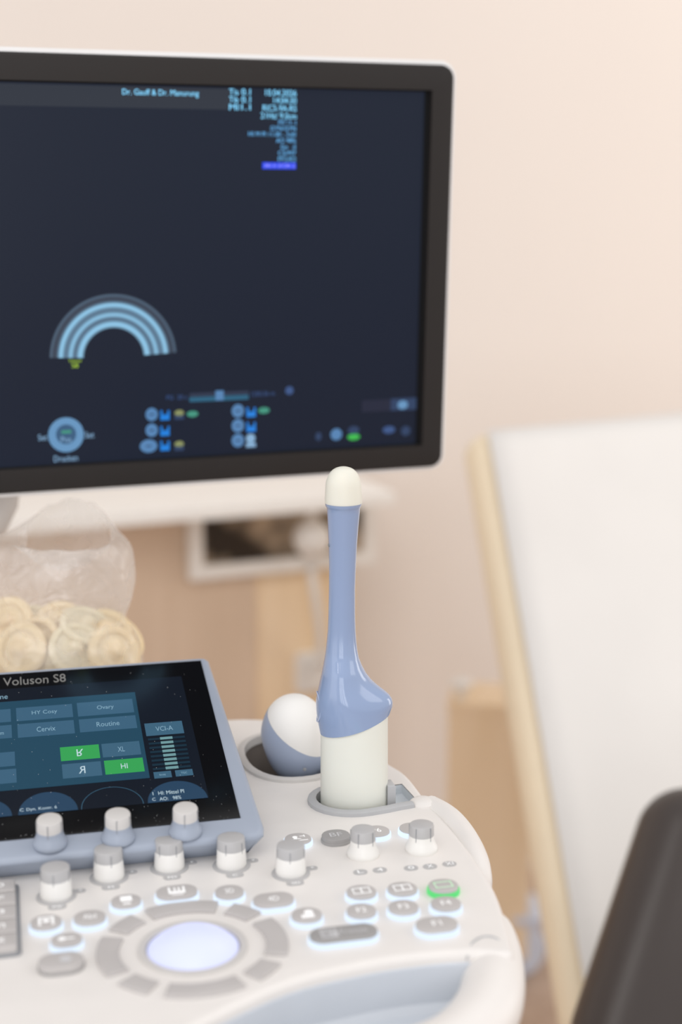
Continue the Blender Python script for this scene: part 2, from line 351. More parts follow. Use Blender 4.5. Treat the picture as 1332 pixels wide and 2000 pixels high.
# ================================================================== BLACK CHAIR at lower right
CD = 1.5
a0 = dep(1108, 2030, CD-0.1); a1 = dep(1255, 1590, CD)
cv = (a1-a0); cvn = cv.normalized(); cu_ = Vector((cos(radians(12)), sin(radians(12)), 0)); cu_ = (cu_-cvn*cu_.dot(cvn)).normalized(); cn = cu_.cross(cvn).normalized()
if cn.y > 0: cn = -cn
ch = thing('black_chair', 'black leather padded chair back at the lower right in front of the couch', 'chair', (a0.x+0.15, a0.y+0.1, 0))
cb2 = ch.location.copy()
def pad(o, U, V, N, wd, ht, th, cr, er):
    mb = MB(); poly = pill(wd, ht, cr, 10); R = []
    def P(x, y, z): return o+U*x+V*y+N*z
    for k in range(7):
        a = pi/2*k/6; R.append([P(x, y, -th/2+er-er*cos(a)) for x, y in offset(poly, er*(1-sin(a)))])
    for k in range(7):
        a = pi/2*k/6; R.append([P(x, y, th/2-er+er*sin(a)) for x, y in offset(poly, er*(1-cos(a)))])
    return mb.rings(R)
cl = cv.length+0.02; bw = 0.36
cc = a0+cvn*(cl/2)+cu_*(bw/2)
obj('backrest', pad(cc-cb2, cu_, cvn, cn, bw, cl+0.06, 0.085, 0.055, 0.04), 'black_leather', ch)
sc_ = Vector((cc.x+0.02, cc.y-0.25, 0.44))
zb = (cc-cvn*(cl/2)).z
obj('seat', pad(Vector((cc.x-cb2.x, cc.y-0.14-cb2.y, max(0.3, zb-0.06))), Vector((1, 0, 0)), Vector((0, 1, 0)), Vector((0, 0, 1)), 0.4, 0.4, 0.07, 0.09, 0.03), 'black_leather', ch)
zs = max(0.3, zb-0.06)
obj('post', MB().lathe([(0.025, 0.06), (0.025, zs-0.03), (0.06, zs-0.028), (0, zs-0.026)], 20, (cc.x-cb2.x, cc.y-0.14-cb2.y, 0)), 'dark_metal', ch)
for k in range(5):
    a = 2*pi*k/5; d = Vector((cos(a), sin(a), 0)); q = Vector((cc.x-cb2.x, cc.y-0.14-cb2.y, 0))
    obj('base_leg', MB().tube([q+Vector((0, 0, 0.085)), q+d*0.24+Vector((0, 0, 0.065))], [0.022, 0.014], 10), 'dark_metal', ch)
    obj('castor', MB().lathe([(0, -0.012), (0.024, -0.012), (0.026, 0), (0.024, 0.012), (0, 0.012)], 16), 'rubber', ch, loc=q+d*0.235+Vector((0, 0, 0.026)), rot=(pi/2, 0, a))
obj('back_bar', MB().tube([cc-cvn*(cl/2+0.0)-cn*0.03-cb2, Vector((cc.x, cc.y-0.02, zs))-cb2], 0.012, 10), 'dark_metal', ch)

# ================================================================== ULTRASOUND CONSOLE
ZC = 0.95; YC = radians(13.5)
O = onz(666, 1600, 0); O = onz(666, 1600, ZC)
ux = Vector((cos(YC), sin(YC), 0)); uy = Vector((-sin(YC), cos(YC), 0)); OB = Vector((O.x, O.y, 0))
con = thing('ultrasound_console', 'white ultrasound control console with knobs, lit keys and tilted touch panel', 'ultrasound machine', tuple(OB), (0, 0, YC))
def lc(p): v = p-OB; return Vector((v.dot(ux), v.dot(uy), v.z))
def cp2(x, y, h=0.0): v = lc(onz(x, y, ZC+h)); return v
def c2(x, y, h=0.0): v = cp2(x, y, h); return (v.x, v.y)

# --- top shell with two holder openings
right = [c2(757, 1487), c2(795, 1512), c2(832, 1558), c2(852, 1580), c2(905, 1642), c2(960, 1722), c2(986, 1786), c2(1000, 1838), c2(996, 1862)]
front = [c2(920, 1858), c2(810, 1867), c2(700, 1885), c2(560, 1920), c2(400, 1993), c2(300, 2050)]
fx, fy = front[-1]
xL = -0.44
ctrl = [(xL+0.03, 0.212), (-0.2, 0.214), (-0.06, 0.213), (-0.018, 0.207), (0.018, 0.188), (0.044, 0.148)] + right + front + [(fx-0.06, fy-0.006), (xL+0.06, fy-0.006), (xL+0.01, fy+0.05), (xL, 0.0), (xL, 0.18)]
sp = [(p.x, p.y) for p in (Vector(q[:2]) for q in spline([(a, b_, 0) for a, b_ in ctrl], 5, True))]
area2 = sum(sp[i-1][0]*sp[i][1]-sp[i][0]*sp[i-1][1] for i in range(len(sp)))
if area2 < 0: sp.reverse()
def hole_pts(c, rx, ry, n=36, sq=2.3):
    return [(c[0]+rx*copysign(abs(cos(t))**(2/sq), cos(t)), c[1]+ry*copysign(abs(sin(t))**(2/sq), sin(t))) for t in (2*pi*i/n for i in range(n))]
h2c = c2(566, 1478); hole2 = hole_pts(h2c, 0.034, 0.047)
PA = onz(691, 1563, ZC); pl = lc(PA)
hole1 = []
hcx, hcy = pl.x, pl.y
hr, hd = 0.0275, 0.024
sa, sb_ = c2(812, 1560), c2(785, 1531)
hole1 = [c2(804, 1573), sa, sb_, (hcx+0.026, hcy+0.019)]
for k in range(19):
    t = radians(55+ (280-55)*k/18); hole1.append((hcx+hr*cos(t), hcy+hd*sin(t)))
hole1.append((hcx+0.018, hcy-0.0215)); hole1.append(c2(775, 1578))
BR = 0.0045
mb = MB(); rings = []
for k in range(6):
    a = pi/2*k/5; rings.append([(x, y, ZC-BR+BR*sin(a)) for x, y in offset(sp, BR*(1-cos(a)))])
n = len(sp)
low = [[(x, y, ZC-0.085) for x, y in offset(sp, 0.035)], [(x, y, ZC-0.05) for x, y in offset(sp, 0.006)], [(x, y, ZC-0.03) for x, y in sp]]
mb.rings(low+rings, True, False)
topo = [Vector(p) for p in rings[-1]]
loops = [topo, [Vector((x, y, ZC)) for x, y in hole2], [Vector((x, y, ZC)) for x, y in hole1]]
tri = geometry.tessellate_polygon(loops)
flat = [p for l in loops for p in l]
mb.add(flat, [tuple(t) for t in tri])
shell = mb.mesh('shell'); bm = bmesh.new(); bm.from_mesh(shell); bmesh.ops.remove_doubles(bm, verts=bm.verts, dist=1e-5); bmesh.ops.recalc_face_normals(bm, faces=bm.faces); bm.to_mesh(shell); bm.free()
for p in shell.polygons: p.use_smooth = True
shell.set_sharp_from_angle(angle=radians(30))
obj('console_shell', shell, 'console_white', con)
def well(name, hp, depth, m, mfloor=None):
    mb = MB(); mb.rings([[(x, y, ZC-0.0005) for x, y in hp], [(x, y, ZC-depth) for x, y in hp]], False, True); o = obj(name, mb, m, con); return o
obj('cable_slot', MB().prism([(hcx+0.0265, c2(775, 1577)[1]), c2(803.5, 1573), sa, sb_, (hcx+0.0265, hcy+0.0188)], ZC-0.03, ZC-0.007), 'slot_blue', con)
well('holder_liner', hole2, 0.05, 'holder_liner'); well('probe_holder_liner', hole1, 0.034, 'slot_blue')
def rim(name, pts, m, wd=0.004, h0=-0.004, h1=0.0025, closed=True):
    mb = MB(); n_ = len(pts); R = []
    for i, (x, y) in enumerate(pts):
        a = Vector(pts[i-1] if closed or i > 0 else pts[i]); c = Vector(pts[(i+1) % n_] if closed or i+1 < n_ else pts[i]); t = (c-a).normalized(); nn_ = Vector((t.y, -t.x))
        R.append([Vector((x, y, ZC+h0))-nn_.to_3d()*0.0012, Vector((x, y, ZC+h1))-nn_.to_3d()*0.0012, Vector((x, y, ZC+h1*1.2))+nn_.to_3d()*wd*0.4, Vector((x, y, ZC+h1*0.8))+nn_.to_3d()*wd*0.85, Vector((x, y, ZC+h0))+nn_.to_3d()*wd])
    if closed: R.append(R[0])
    mb.rings(R, not closed, not closed); return obj(name, mb, m, con)
rim('holder_rim', hole2, 'cap_pale', 0.005)
lip = hole1[6:] + [hole1[0]]
rim('probe_holder_lip', lip, 'rim_grey', 0.0052, -0.004, 0.003, False)
q = cp2(765, 1571)
obj('holder_post', MB().prism([(q.x-0.0028, q.y), (q.x+0.0028, q.y), (q.x+0.0028, q.y+0.012), (q.x-0.0028, q.y+0.012)], ZC-0.034, ZC+0.0135, 0.001), 'rim_grey', con)
# rounded end of the holder wall, right-hand rail, front handle, recess
q = cp2(826, 1569)
obj('holder_end_cap', MB().lathe([(0.0095, -0.03), (0.0095, -0.001), (0.009, 0.0012), (0.007, 0.0028), (0.0035, 0.0036), (0, 0.0038)], 30, (q.x, q.y, ZC)), 'console_white', con)
rp = [cp2(838, 1580, -0.006), cp2(874, 1601, -0.006), cp2(905, 1638, -0.008), cp2(925, 1680, -0.011), cp2(932, 1715, -0.016), cp2(930, 1745, -0.024)]
obj('side_rail', MB().tube(spline(rp, 7), 0.0095, 18), 'console_white', con)
hpth = [cp2(955, 1832, -0.017)+Vector((0, 0.012, 0)), cp2(960, 1862, -0.018), cp2(963, 1925, -0.019), cp2(945, 1985, -0.021), cp2(885, 2048, -0.022), cp2(770, 2095, -0.022), cp2(600, 2140, -0.022), cp2(400, 2165, -0.022), cp2(150, 2165, -0.022)]
hs = spline(hpth, 7); rr = [0.0165+0.0015*min(1, i/20) for i in range(len(hs))]
rr[0] = 0.008; rr[1] = 0.0125; rr[2] = 0.0152
obj('front_handle', MB().tube(hs, rr, 28), 'console_white', con, label='thick rounded white front handle')
fe = [Vector((p[0], p[1], 0)) for p in spline([(a, b_, 0) for a, b_ in [c2(940, 1857)]+front], 6)]
R = []
for p in fe: R.append([Vector((p.x, p.y+0.002, ZC-0.005)), Vector((p.x, p.y-0.0008, ZC-0.007)), Vector((p.x, p.y-0.002, ZC-0.028)), Vector((p.x, p.y-0.006, ZC-0.032)), Vector((p.x, p.y-0.055, ZC-0.034)), Vector((p.x, p.y-0.055, ZC-0.05)), Vector((p.x, p.y+0.002, ZC-0.05))])
obj('handle_recess', MB().rings(R), 'pale_blue_grey', con, label='blue-grey recess behind the front handle')
obj('rear_tray', MB().prism([(-0.43, 0.19), (-0.075, 0.19), (-0.075, 0.335), (-0.085, 0.345), (-0.42, 0.345), (-0.43, 0.335)], ZC-0.05, ZC-0.018, 0.005), 'console_white', con)
obj('handle_seam', MB().tube(spline([cp2(x, y, 0.0)+Vector((0, 0, dz_)) for x, y, dz_ in ((912, 1862, -0.004), (922, 1843, 0.0002), (945, 1830, 0.0003), (972, 1834, 0.0), (996, 1852, -0.004))], 6), 0.0005, 8), 'rim_grey', con)
# column and wheeled base carrying the console
obj('column', MB().prism(pill(0.16, 0.14, 0.03), 0.14, ZC-0.08, 0.01), 'white_plastic', con, loc=(-0.2, 0.02, 0))
obj('base', MB().prism(pill(0.42, 0.46, 0.08), 0.07, 0.15, 0.02), 'white_plastic', con, loc=(-0.2, 0.0, 0))
for sx in (-1, 1):
    for sy in (-1, 1):
        obj('castor', MB().lathe([(0, -0.018), (0.036, -0.018), (0.04, -0.01), (0.04, 0.01), (0.036, 0.018), (0, 0.018)], 24), 'rubber', con, loc=(-0.2+sx*0.17, sy*0.18, 0.04), rot=(pi/2, 0, 0.3))

# --- lit keys
def make_button(px, py, wpx, lab=None, glowm='glow_white', hgt=0.0165, cap='key_grey', sym='symbol_white', rotz=0.0, icon=None, h=0.0048, lw=0.45):
    p = cp2(px, py, h); dpt = (onz(px, py, ZC)-CAM).dot(fw); wd = wpx/F*dpt
    r = min(hgt, wd)/2*0.98
    cm = MB().prism(pill(wd, hgt, r), 0.0028 if glowm else 0.0, h, 0.0006)
    root = obj('key', cm, cap, con, loc=(p.x, p.y, ZC), rot=(0, 0, rotz))
    if glowm:
        obj('light_ring', MB().prism(pill(wd+0.0018, hgt+0.0018, r+0.0009), 0.0, 0.0030, 0.0006), glowm, root)
    else:
        obj('key_skirt', MB().prism(pill(wd+0.001, hgt+0.001, r+0.0004), 0.0, 0.0018, 0.0003), 'freeze_grey', root)
    s = MB(); z = h+0.00015
    if lab: put_text(s, lab, (0, 0), wd*lw, hgt*0.34, z)
    if icon:
        for it in icon:
            if it[0] == 'r': rect(s, it[1]*wd, it[2]*wd, it[3]*hgt, it[4]*hgt, z)
            else: disc(s, (it[1]*wd, it[2]*hgt), it[3]*hgt, it[3]*hgt, z)
    if s.v: obj('symbol', s, sym, root, smooth=False)
    return root
def frame_icon(x0, x1, y0, y1, t=0.03): return [('r', x0, x1, y0, y0+t*1.4), ('r', x0, x1, y1-t*1.4, y1), ('r', x0, x0+t, y0, y1), ('r', x1-t, x1, y0, y1)]
split = frame_icon(-0.3, 0.3, -0.22, 0.24, 0.04)+[('r', -0.025, 0.025, -0.22, 0.24)]
couch_i = [('r', -0.3, 0.34, -0.25, -0.19), ('r', -0.3, -0.26, -0.25, -0.05), ('r', -0.26, 0.1, -0.1, -0.05), ('d', -0.1, 0.1, 0.1), ('r', -0.17, -0.04, -0.1, 0.08), ('r', 0.08, 0.28, 0.12, 0.17), ('r', 0.24, 0.28, 0.05, 0.24)]
basket = [('r', -0.2, -0.15, -0.15, 0.3), ('r', 0.15, 0.2, -0.15, 0.3), ('r', -0.2, 0.2, -0.2, -0.02), ('r', -0.06, -0.02, 0.0, 0.25), ('r', 0.04, 0.08, 0.0, 0.25), ('r', -0.14, 0.14, -0.33, -0.27)]
make_button(582, 1637, 52, icon=couch_i, h=0.004); make_button(656, 1630, 55, 'BF', None, sym='symbol_dull', cap='freeze_grey', h=0.0045); make_button(735, 1622, 52, 'P6', h=0.004, lw=0.35); make_button(806, 1616, 52, 'O', h=0.004, lw=0.2)
make_button(706, 1740, 58, icon=split); make_button(786, 1734, 58, icon=split); make_button(866, 1728, 58, icon=frame_icon(-0.3, 0.3, -0.22, 0.24, 0.035), glowm='glow_green', sym='symbol_green')
make_button(706, 1777, 58, 'F2', lw=0.33); make_button(788, 1770, 59, 'F3', lw=0.33); make_button(871, 1763, 59, 'F4', lw=0.33); make_button(853, 1803, 83, 'F1', lw=0.22)
fz = make_button(671, 1820, 134, None, cap='freeze_grey', hgt=0.0155, icon=[('r', -0.34, -0.09, -0.3, 0.3)], sym='symbol_dull')
s = MB(); wdz = 134/F*0.80; put_text(s, 'Freeze', (wdz*0.15, 0), wdz*0.4, 0.006, 0.005); obj('lettering', s, 'symbol_dull', fz, smooth=False)
s = MB(); put_text(s, 'SET', (-wdz*0.215, 0), wdz*0.2, 0.0065, 0.0052); obj('lettering', s, 'freeze_grey', fz, smooth=False)
make_button(246, 1758, 58, icon=[('r', -0.18, 0.2, -0.1, 0.3), ('r', -0.12, 0.14, -0.35, -0.24)], hgt=0.0155); make_button(345, 1740, 80, icon=basket); make_button(448, 1740, 56, '3D', lw=0.3); make_button(534, 1755, 80, '4D', lw=0.26)
make_button(599, 1785, 60, icon=[('r', -0.2, 0.22, -0.28, -0.05), ('d', 0.08, 0.1, 0.16)]); make_button(175, 1790, 62, 'Abd', lw=0.4); make_button(90, 1799, 60, icon=[('r', -0.25, 0.25, 0.18, 0.28), ('r', -0.25, -0.17, -0.3, 0.28), ('r', 0.17, 0.25, -0.3, 0.28), ('d', 0, 0, 0.12)])
make_button(130, 1833, 60, icon=[('r', -0.2, 0.25, -0.05, 0.05), ('d', -0.15, 0, 0.15)], hgt=0.014); make_button(119, 1874, 87, None, None, icon=[('d', 0.1, 0, 0.2)], sym='symbol_dull')
# flat printed marks
for px, py, t in ((704, 1704, 'L'), (742, 1700, '4'), (803, 1696, 'o'), (840, 1693, 'X'), (878, 1688, 'XI')):
    p = cp2(px, py); pr_ = obj('printed_mark', MB().prism(pill(0.0088, 0.0068, 0.0034), 0, 0.0004), 'print_grey', con, loc=(p.x, p.y, ZC))
    s = MB(); put_text(s, t, (0, 0), 0.0036 if len(t) < 2 else 0.0048, 0.004, 0.0006); obj('symbol', s, 'symbol_white', pr_, smooth=False)

# --- rotary knobs
def knob_meshes(kind):
    if kind == 'straight':
        sk = [(0.0091, 0), (0.0094, 0.0008), (0.0093, 0.003), (0.0088, 0.0105), (0.0087, 0.0112)]; cpf = [(0.0087, 0.0112), (0.0085, 0.0175), (0.0082, 0.0182), (0.0076, 0.0185), (0.0, 0.0186)]; zs_, r_ = (0.005, 0.0165), 0.00865
    else:
        sk = [(0.0100, 0), (0.0104, 0.0012), (0.0101, 0.003), (0.0086, 0.0058), (0.0080, 0.0085), (0.0079, 0.0105)]; cpf = [(0.0079, 0.0105), (0.0077, 0.0168), (0.0073, 0.0176), (0.0066, 0.0179), (0, 0.018)]; zs_, r_ = (0.006, 0.017), 0.0079
    sl = MB()
    for k in range(5):
        a = 2*pi*k/5-1.75; sl.box((r_*1.0, 0, (zs_[0]+zs_[1])/2), (0.0004, 0.0004, zs_[1]-zs_[0]), Matrix.Rotation(a, 4, 'Z'))
    return MB().lathe(sk, 44).mesh('knob'), MB().lathe(cpf, 44).mesh('knob_cap'), sl.mesh('grip_slits', False)
def knob(parent, loc, meshes, msk, mcap, spin=0.0):
    a, b_, c = (x.copy() for x in meshes)
    k = obj('knob', a, msk, parent, loc=loc, rot=(0, 0, spin)); obj('cap', b_, mcap, k); obj('grip_slits', c, 'slit', k); return k
KS = knob_meshes('straight'); KF = knob_meshes('flare')
for i, (px, py, t) in enumerate(((110, 1751, 'PW'), (213, 1714, 'M'), (331, 1695, 'PD'), (452, 1691, 'C'), (568, 1706, '2D'))):
    p = cp2(px, py)
    b_ = MB().lathe([(0.0118, 0), (0.0118, 0.0004), (0.0112, 0.0007), (0, 0.0007)], 40).prism([(x, y-0.0135) for x, y in pill(0.0105, 0.0065, 0.003)], 0, 0.0006).prism([(x+0.0135, y+0.0035) for x, y in pill(0.008, 0.005, 0.0024)], 0, 0.0005)
    bp_ = obj('knob_plate', b_, 'print_grey', con, loc=(p.x, p.y, ZC))
    s = MB(); put_text(s, t, (0, -0.0146), 0.0022*len(t)+0.001, 0.0026, 0.0008); put_text(s, 'v', (0.0142, 0.0035), 0.002, 0.002, 0.0008); obj('lettering', s, 'symbol_white', bp_, smooth=False)
    knob(con, (p.x, p.y, ZC+0.0007), KS, 'white_plastic', 'cap_grey', 0.3*i)
for px, py in ((709, 1670), (823, 1660)):
    p = cp2(px, py); knob(con, (p.x, p.y, ZC), KF, 'white_plastic', 'cap_grey', px*0.01)

# --- trackball with ring of keys
tb = cp2(377, 1852)
obj('trackball_bezel', MB().lathe([(0.0300, 0), (0.0298, 0.0014), (0.0278, 0.0018), (0.0258, 0.0012), (0.0252, -0.002)], 64), 'cap_pale', con, loc=(tb.x, tb.y, ZC))
Rb = 0.034; rb0 = 0.0252; zb0 = -sqrt(Rb*Rb-rb0*rb0)
obj('trackball', MB().lathe([(rb0, 0.0002)]+[(Rb*sin(a), zb0+Rb*cos(a)) for a in [asin(rb0/Rb)*(1-k/14) for k in range(1, 15)]], 64), 'trackball', con, loc=(tb.x, tb.y, ZC))
for k in range(8):
    ca = 90+45*k; big = k % 2 == 0; half = 24 if big else 10.5
    n_ = 12; po_ = []
    r0, r1 = 0.0402, 0.0525
    for j in range(n_+1):
        a = radians(ca-half+2*half*j/n_); po_.append((r1*cos(a), r1*sin(a)))
    for j in range(n_+1):
        a = radians(ca+half*1.06-2*half*1.06*j/n_); po_.append((r0*cos(a), r0*sin(a)))
    obj('ring_key', MB().prism(po_, 0, 0.0022, 0.0008), 'key_grey', con, loc=(tb.x, tb.y, ZC))

# --- keyboard corner at the left
kx, ky = c2(40, 1803); 
kt = c2(36, 1732)[1]; kb_ = c2(38, 1868)[1]
kyc = (kt+kb_)/2; kh = kt-kb_
obj('keyboard_tray', MB().prism([(x-0.11+kx, y+kyc) for x, y in pill(0.22, kh, 0.003)], ZC-0.002, ZC+0.0022, 0.0006), 'slit', con)
km = MB().prism(pill(0.0168, kh/5-0.0016, 0.002), 0, 0.004, 0.0012).mesh('keyboard_key'); km.materials.append(MATS['key_grey'])
for r_ in range(5):
    for c_ in range(4):
        obj('keyboard_key', km, 'key_grey', con, loc=(kx-0.0105-0.0185*c_, kt-kh/5*(r_+0.5), ZC+0.0022))
        if c_ == 0: s = MB(); put_text(s, 'oF3nx'[r_], (kx-0.0105, kt-kh/5*(r_+0.5)), 0.004, 0.005, ZC+0.0064); obj('key_lettering', s, 'symbol_white', con, smooth=False)

# --- touch panel
PT_ = radians(16.3); PO = onz(470, 1598, ZC+0.022); pol = lc(PO)
panel_rot = (PT_, 0, 0)
pv = uy*cos(PT_)+Vector((0, 0, 1))*sin(PT_); pn = -uy*sin(PT_)+Vector((0, 0, 1))*cos(PT_)
def uv(x, y, w=0.0):
    p = onplane(x, y, PO+pn*w, pn)-PO; return (p.dot(ux), p.dot(pv))
GH = 0.1797; GW = 0.262
fr = [(-GW-0.012, -0.018), (0.007, -0.018), (0.0122, -0.0145), (0.0135, -0.008), (0.0062, GH+0.002), (0.0035, GH+0.0055), (-0.001, GH+0.0062), (-GW-0.004, GH+0.0062), (-GW-0.010, GH), (-GW-0.018, -0.012)]
fr2 = [(p.x, p.y) for p in spline([(a, b_, 0) for a, b_ in fr], 1, True)]
mbp = MB(); R = []
R.append([(x, y, -0.022) for x, y in offset(fr2, 0.010)])
for k in range(5):
    a = pi/2*k/4; R.append([(x, y, -0.004+0.004*sin(a)) for x, y in offset(fr2, 0.004*(1-cos(a)))])
panel = obj('touch_panel', mbp.rings(R), 'blue_grey', con, loc=pol, rot=panel_rot, ang=50)
obj('panel_support', MB().box((pol.x-0.13, pol.y+0.105, (ZC+ZC+0.03)/2), (0.2, 0.10, 0.034)), 'blue_grey', con)
obj('glass', MB().prism([(-GW, 0), (0, 0), (0, GH), (-GW, GH)], -0.001, 0.0008, 0.0004), 'panel_glass', panel, smooth=False)
def zz(x, y): return uv(x/2.5615, 1270+y/2.5615)
def tile(mb, pts, z):   # rectangle in the panel's own axes through measured corners
    q = [zz(*p) for p in pts]
    if len(q) == 4: x0 = (q[0][0]+q[3][0])/2; x1 = (q[1][0]+q[2][0])/2; y1 = (q[0][1]+q[1][1])/2; y0 = (q[2][1]+q[3][1])/2
    else: (x0, y1), (x1, y0) = q
    rect(mb, x0, x1, y0, y1, z); return x0, x1, y0, y1
z0 = 0.0009
s = MB(); q1, q2 = zz(908, 135), zz(1040, 730); dxr = (q1[0]+q2[0])/2; dy0 = q2[1]-0.0028
rect(s, -GW+0.006, dxr, dy0, q1[1], z0); obj('display', s, 'ui_back', panel, smooth=False)
s = MB(); q1, q2 = zz(676, 215), zz(748, 645); rect(s, -GW+0.006, (q1[0]+q2[0])/2, q2[1], q1[1], z0+0.0001); obj('menu_area', s, 'ui_blue', panel, smooth=False)
z1 = z0+0.0002; txt = MB(); txd = MB()
def uitile(name, pts, m, lab=None, lw=0.5, fx=1, fy=1, T=None, lh=0.36, corner=True):
    s = MB(); x0, x1, y0, y1 = tile(s, pts, z1); obj(name, s, m, panel, smooth=False)
    if lab: t_ = MB(); put_text(t_, lab, ((x0+x1)/2, (y0+y1)/2), (x1-x0)*lw, (y1-y0)*lh, z1+0.0001, fx, fy); obj('button_lettering', t_, 'ui_text' if T is txt else 'ui_text_dim', panel, smooth=False)
    return x0, x1, y0, y1
uitile('menu_button', ((78, 296), (358, 275), (368, 340), (85, 362)), 'ui_tile_dim', 'HY Cosy', 0.45)
uitile('menu_button', ((383, 270), (660, 250), (672, 315), (392, 340)), 'ui_tile_dim', 'Ovary', 0.3)
uitile('menu_button', ((85, 378), (368, 355), (375, 422), (92, 445)), 'ui_tile_dim', 'Cervix', 0.33)
uitile('menu_button', ((393, 355), (675, 330), (688, 395), (402, 418)), 'ui_tile_dim', 'Routine', 0.4)
for a, b_ in (((-230, 322, 50, 300), (58, 365, -225, 385)), ((-225, 402, 56, 380), (62, 446, -218, 466)), ((-120, 528, 73, 515), (77, 585, -114, 600)), ((-112, 614, 80, 600), (85, 670, -106, 684))):
    uitile('menu_button', ((a[0], a[1]), (a[2], a[3]), (b_[0], b_[1]), (b_[2], b_[3])), 'ui_tile_dim')
uitile('menu_button', ((300, 492), (495, 478), (500, 545), (305, 563)), 'ui_green', 'R', 0.17, 1, -1, txt, 0.5)
uitile('menu_button', ((507, 476), (697, 460), (705, 528), (515, 543)), 'ui_tile', 'XL', 0.18, T=txd)
uitile('menu_button', ((308, 578), (503, 562), (512, 632), (316, 650)), 'ui_tile', 'R', 0.17, -1, 1, txt, 0.5)
uitile('menu_button', ((520, 560), (715, 543), (722, 612), (528, 630)), 'ui_green', 'HI', 0.17, T=txt)
uitile('menu_button', ((722, 375), (910, 358), (920, 420), (732, 438)), 'ui_tile', 'VCI-A', 0.45)
uitile('menu_button', ((768, 618), (855, 608), (860, 641), (772, 650)), 'ui_tile', 'Init', 0.35, lh=0.3); uitile('menu_button', ((875, 608), (962, 600), (967, 630), (880, 640)), 'ui_tile', 'TGC', 0.35, lh=0.3)
for k in range(8):
    f_ = k/7
    a = zz(740+25*f_, 452+150*f_); b_ = zz(925+30*f_, 440+146*f_)
    s = MB(); yy = (a[1]+b_[1])/2; rect(s, a[0], b_[0], yy-0.0011, yy+0.0011, z1); sl = obj('slider', s, 'ui_line', panel, smooth=False)
    c_ = zz(832+28*f_, 448+144*f_)[0]; s = MB(); rect(s, c_-0.0042, c_+0.0042, yy-0.0014, yy+0.0014, z1+0.0001); obj('slider_handle', s, 'ui_handle', panel, smooth=False)
def dome(cx_, cy_, w_, top, filled):
    a = zz(cx_-w_, cy_); b_ = zz(cx_+w_, cy_); t = zz(cx_, top); xc = (a[0]+b_[0])/2; hw = (b_[0]-a[0])/2; yb = dy0; hh = t[1]-yb
    s = MB(); n_ = 28
    if filled: s.quad([(xc+hw*cos(pi*i/n_), yb+hh*sin(pi*i/n_), z1) for i in range(n_+1)])
    else:
        for i in range(n_):
            a0_, a1_ = pi*i/n_, pi*(i+1)/n_; s.quad([(xc+hw*cos(a0_), yb+hh*sin(a0_), z1), (xc+hw*cos(a1_), yb+hh*sin(a1_), z1), (xc+(hw-0.0004)*cos(a1_), yb+(hh-0.0004)*sin(a1_), z1), (xc+(hw-0.0004)*cos(a0_), yb+(hh-0.0004)*sin(a0_), z1)])
    obj('dial_arc', s, 'ui_arc' if filled else 'ui_tile', panel, smooth=False)
dome(240, 797, 150, 716, True); dome(562, 775, 158, 690, False); dome(888, 745, 152, 660, True); dome(-70, 820, 130, 757, True)
def tput(T, s_, cx_, cy_, w_, h_):
    a = zz(cx_-w_/2, cy_+w_/2*0.085); b_ = zz(cx_+w_/2, cy_-w_/2*0.085); c_ = zz(cx_, cy_); d_ = zz(cx_, cy_-h_)
    t_ = MB(); put_text(t_, s_, c_, b_[0]-a[0], d_[1]-c_[1], z1+0.0001); obj('printed_name' if T is None else 'menu_lettering', t_, 'ui_logo' if T is None else 'ui_text' if T is txt else 'ui_text_dim', panel, smooth=False)
tput(txt, 'HI: Mittel PI', 856, 717, 128, 18); tput(txt, 'AO:   98%', 852, 747, 108, 17); tput(txt, 'Dyn. Kontr. 6', 209, 800, 152, 19); tput(txt, 'C', 109, 807, 20, 15); tput(txt, 'C', 770, 753, 17, 15); tput(txt, 'I', 765, 725, 3.5, 15)
tput(txd, 'ne', 20, 243, 38, 16); tput(txd, 'm', 10, 424, 18, 12)
tput(None, 'Voluson S8', 173, 155, 312, 40)
s = MB()
for i in range(170):
    x, y = -random.random()*0.2, random.random()**1.6*GH; d_ = 0.0001+0.00013*random.random()
    if x > -0.002: x = -0.004
    s.add([(x-d_, y, 0.0013), (x, y-d_, 0.0013), (x+d_, y, 0.0013), (x, y+d_, 0.0013), (x, y, 0.0013+d_)], [(0, 1, 4), (1, 2, 4), (2, 3, 4), (3, 0, 4)])
do = obj('dust', s, 'dust', panel, smooth=False); do['kind'] = 'stuff'
pkm = KF
for px, py in ((98, 1649), (231, 1638), (362, 1626)):
    u_, v_ = uv(px, py); P = pol + Vector((u_, v_*cos(PT_), v_*sin(PT_)))
    k = knob(con, P, pkm, 'blue_grey', 'cap_pale', px*0.013); k.rotation_euler = (PT_*0.5, 0, 0)

# ================================================================== MONITOR
MY = radians(18.66); MT = radians(-3.38); MR = radians(0.34)
TR = dep(889, 127.2, 1.185)
mrot = (Matrix.Rotation(MY, 4, 'Z') @ Matrix.Rotation(-MT, 4, 'X') @ Matrix.Rotation(-MR, 4, 'Y')).to_3x3()
mu = mrot @ Vector((1, 0, 0)); mn = mrot @ Vector((0, 1, 0)); mv = mrot @ Vector((0, 0, 1))     # right, away, up
MH = 0.343; MWd = 0.565
MO = TR - mv*MH - mu*(MWd/2)            # bottom centre of the front face
mon = thing('monitor', 'large dark flat monitor in white housing showing a blue scan arc', 'monitor', tuple(MO), mrot.to_euler())
def ml(p): v = p-MO; return Vector((v.dot(mu), v.dot(mn), v.dot(mv)))
def mp(x, y): v = ml(onplane(x, y, MO, mn)); return (v.x, v.z)
FR = Matrix.Rotation(pi/2, 4, 'X')       # (x, y, z) -> (x, -z, y): flat drawing turned to face the viewer
def face(mb): mb.v = [FR @ v for v in mb.v]; return mb
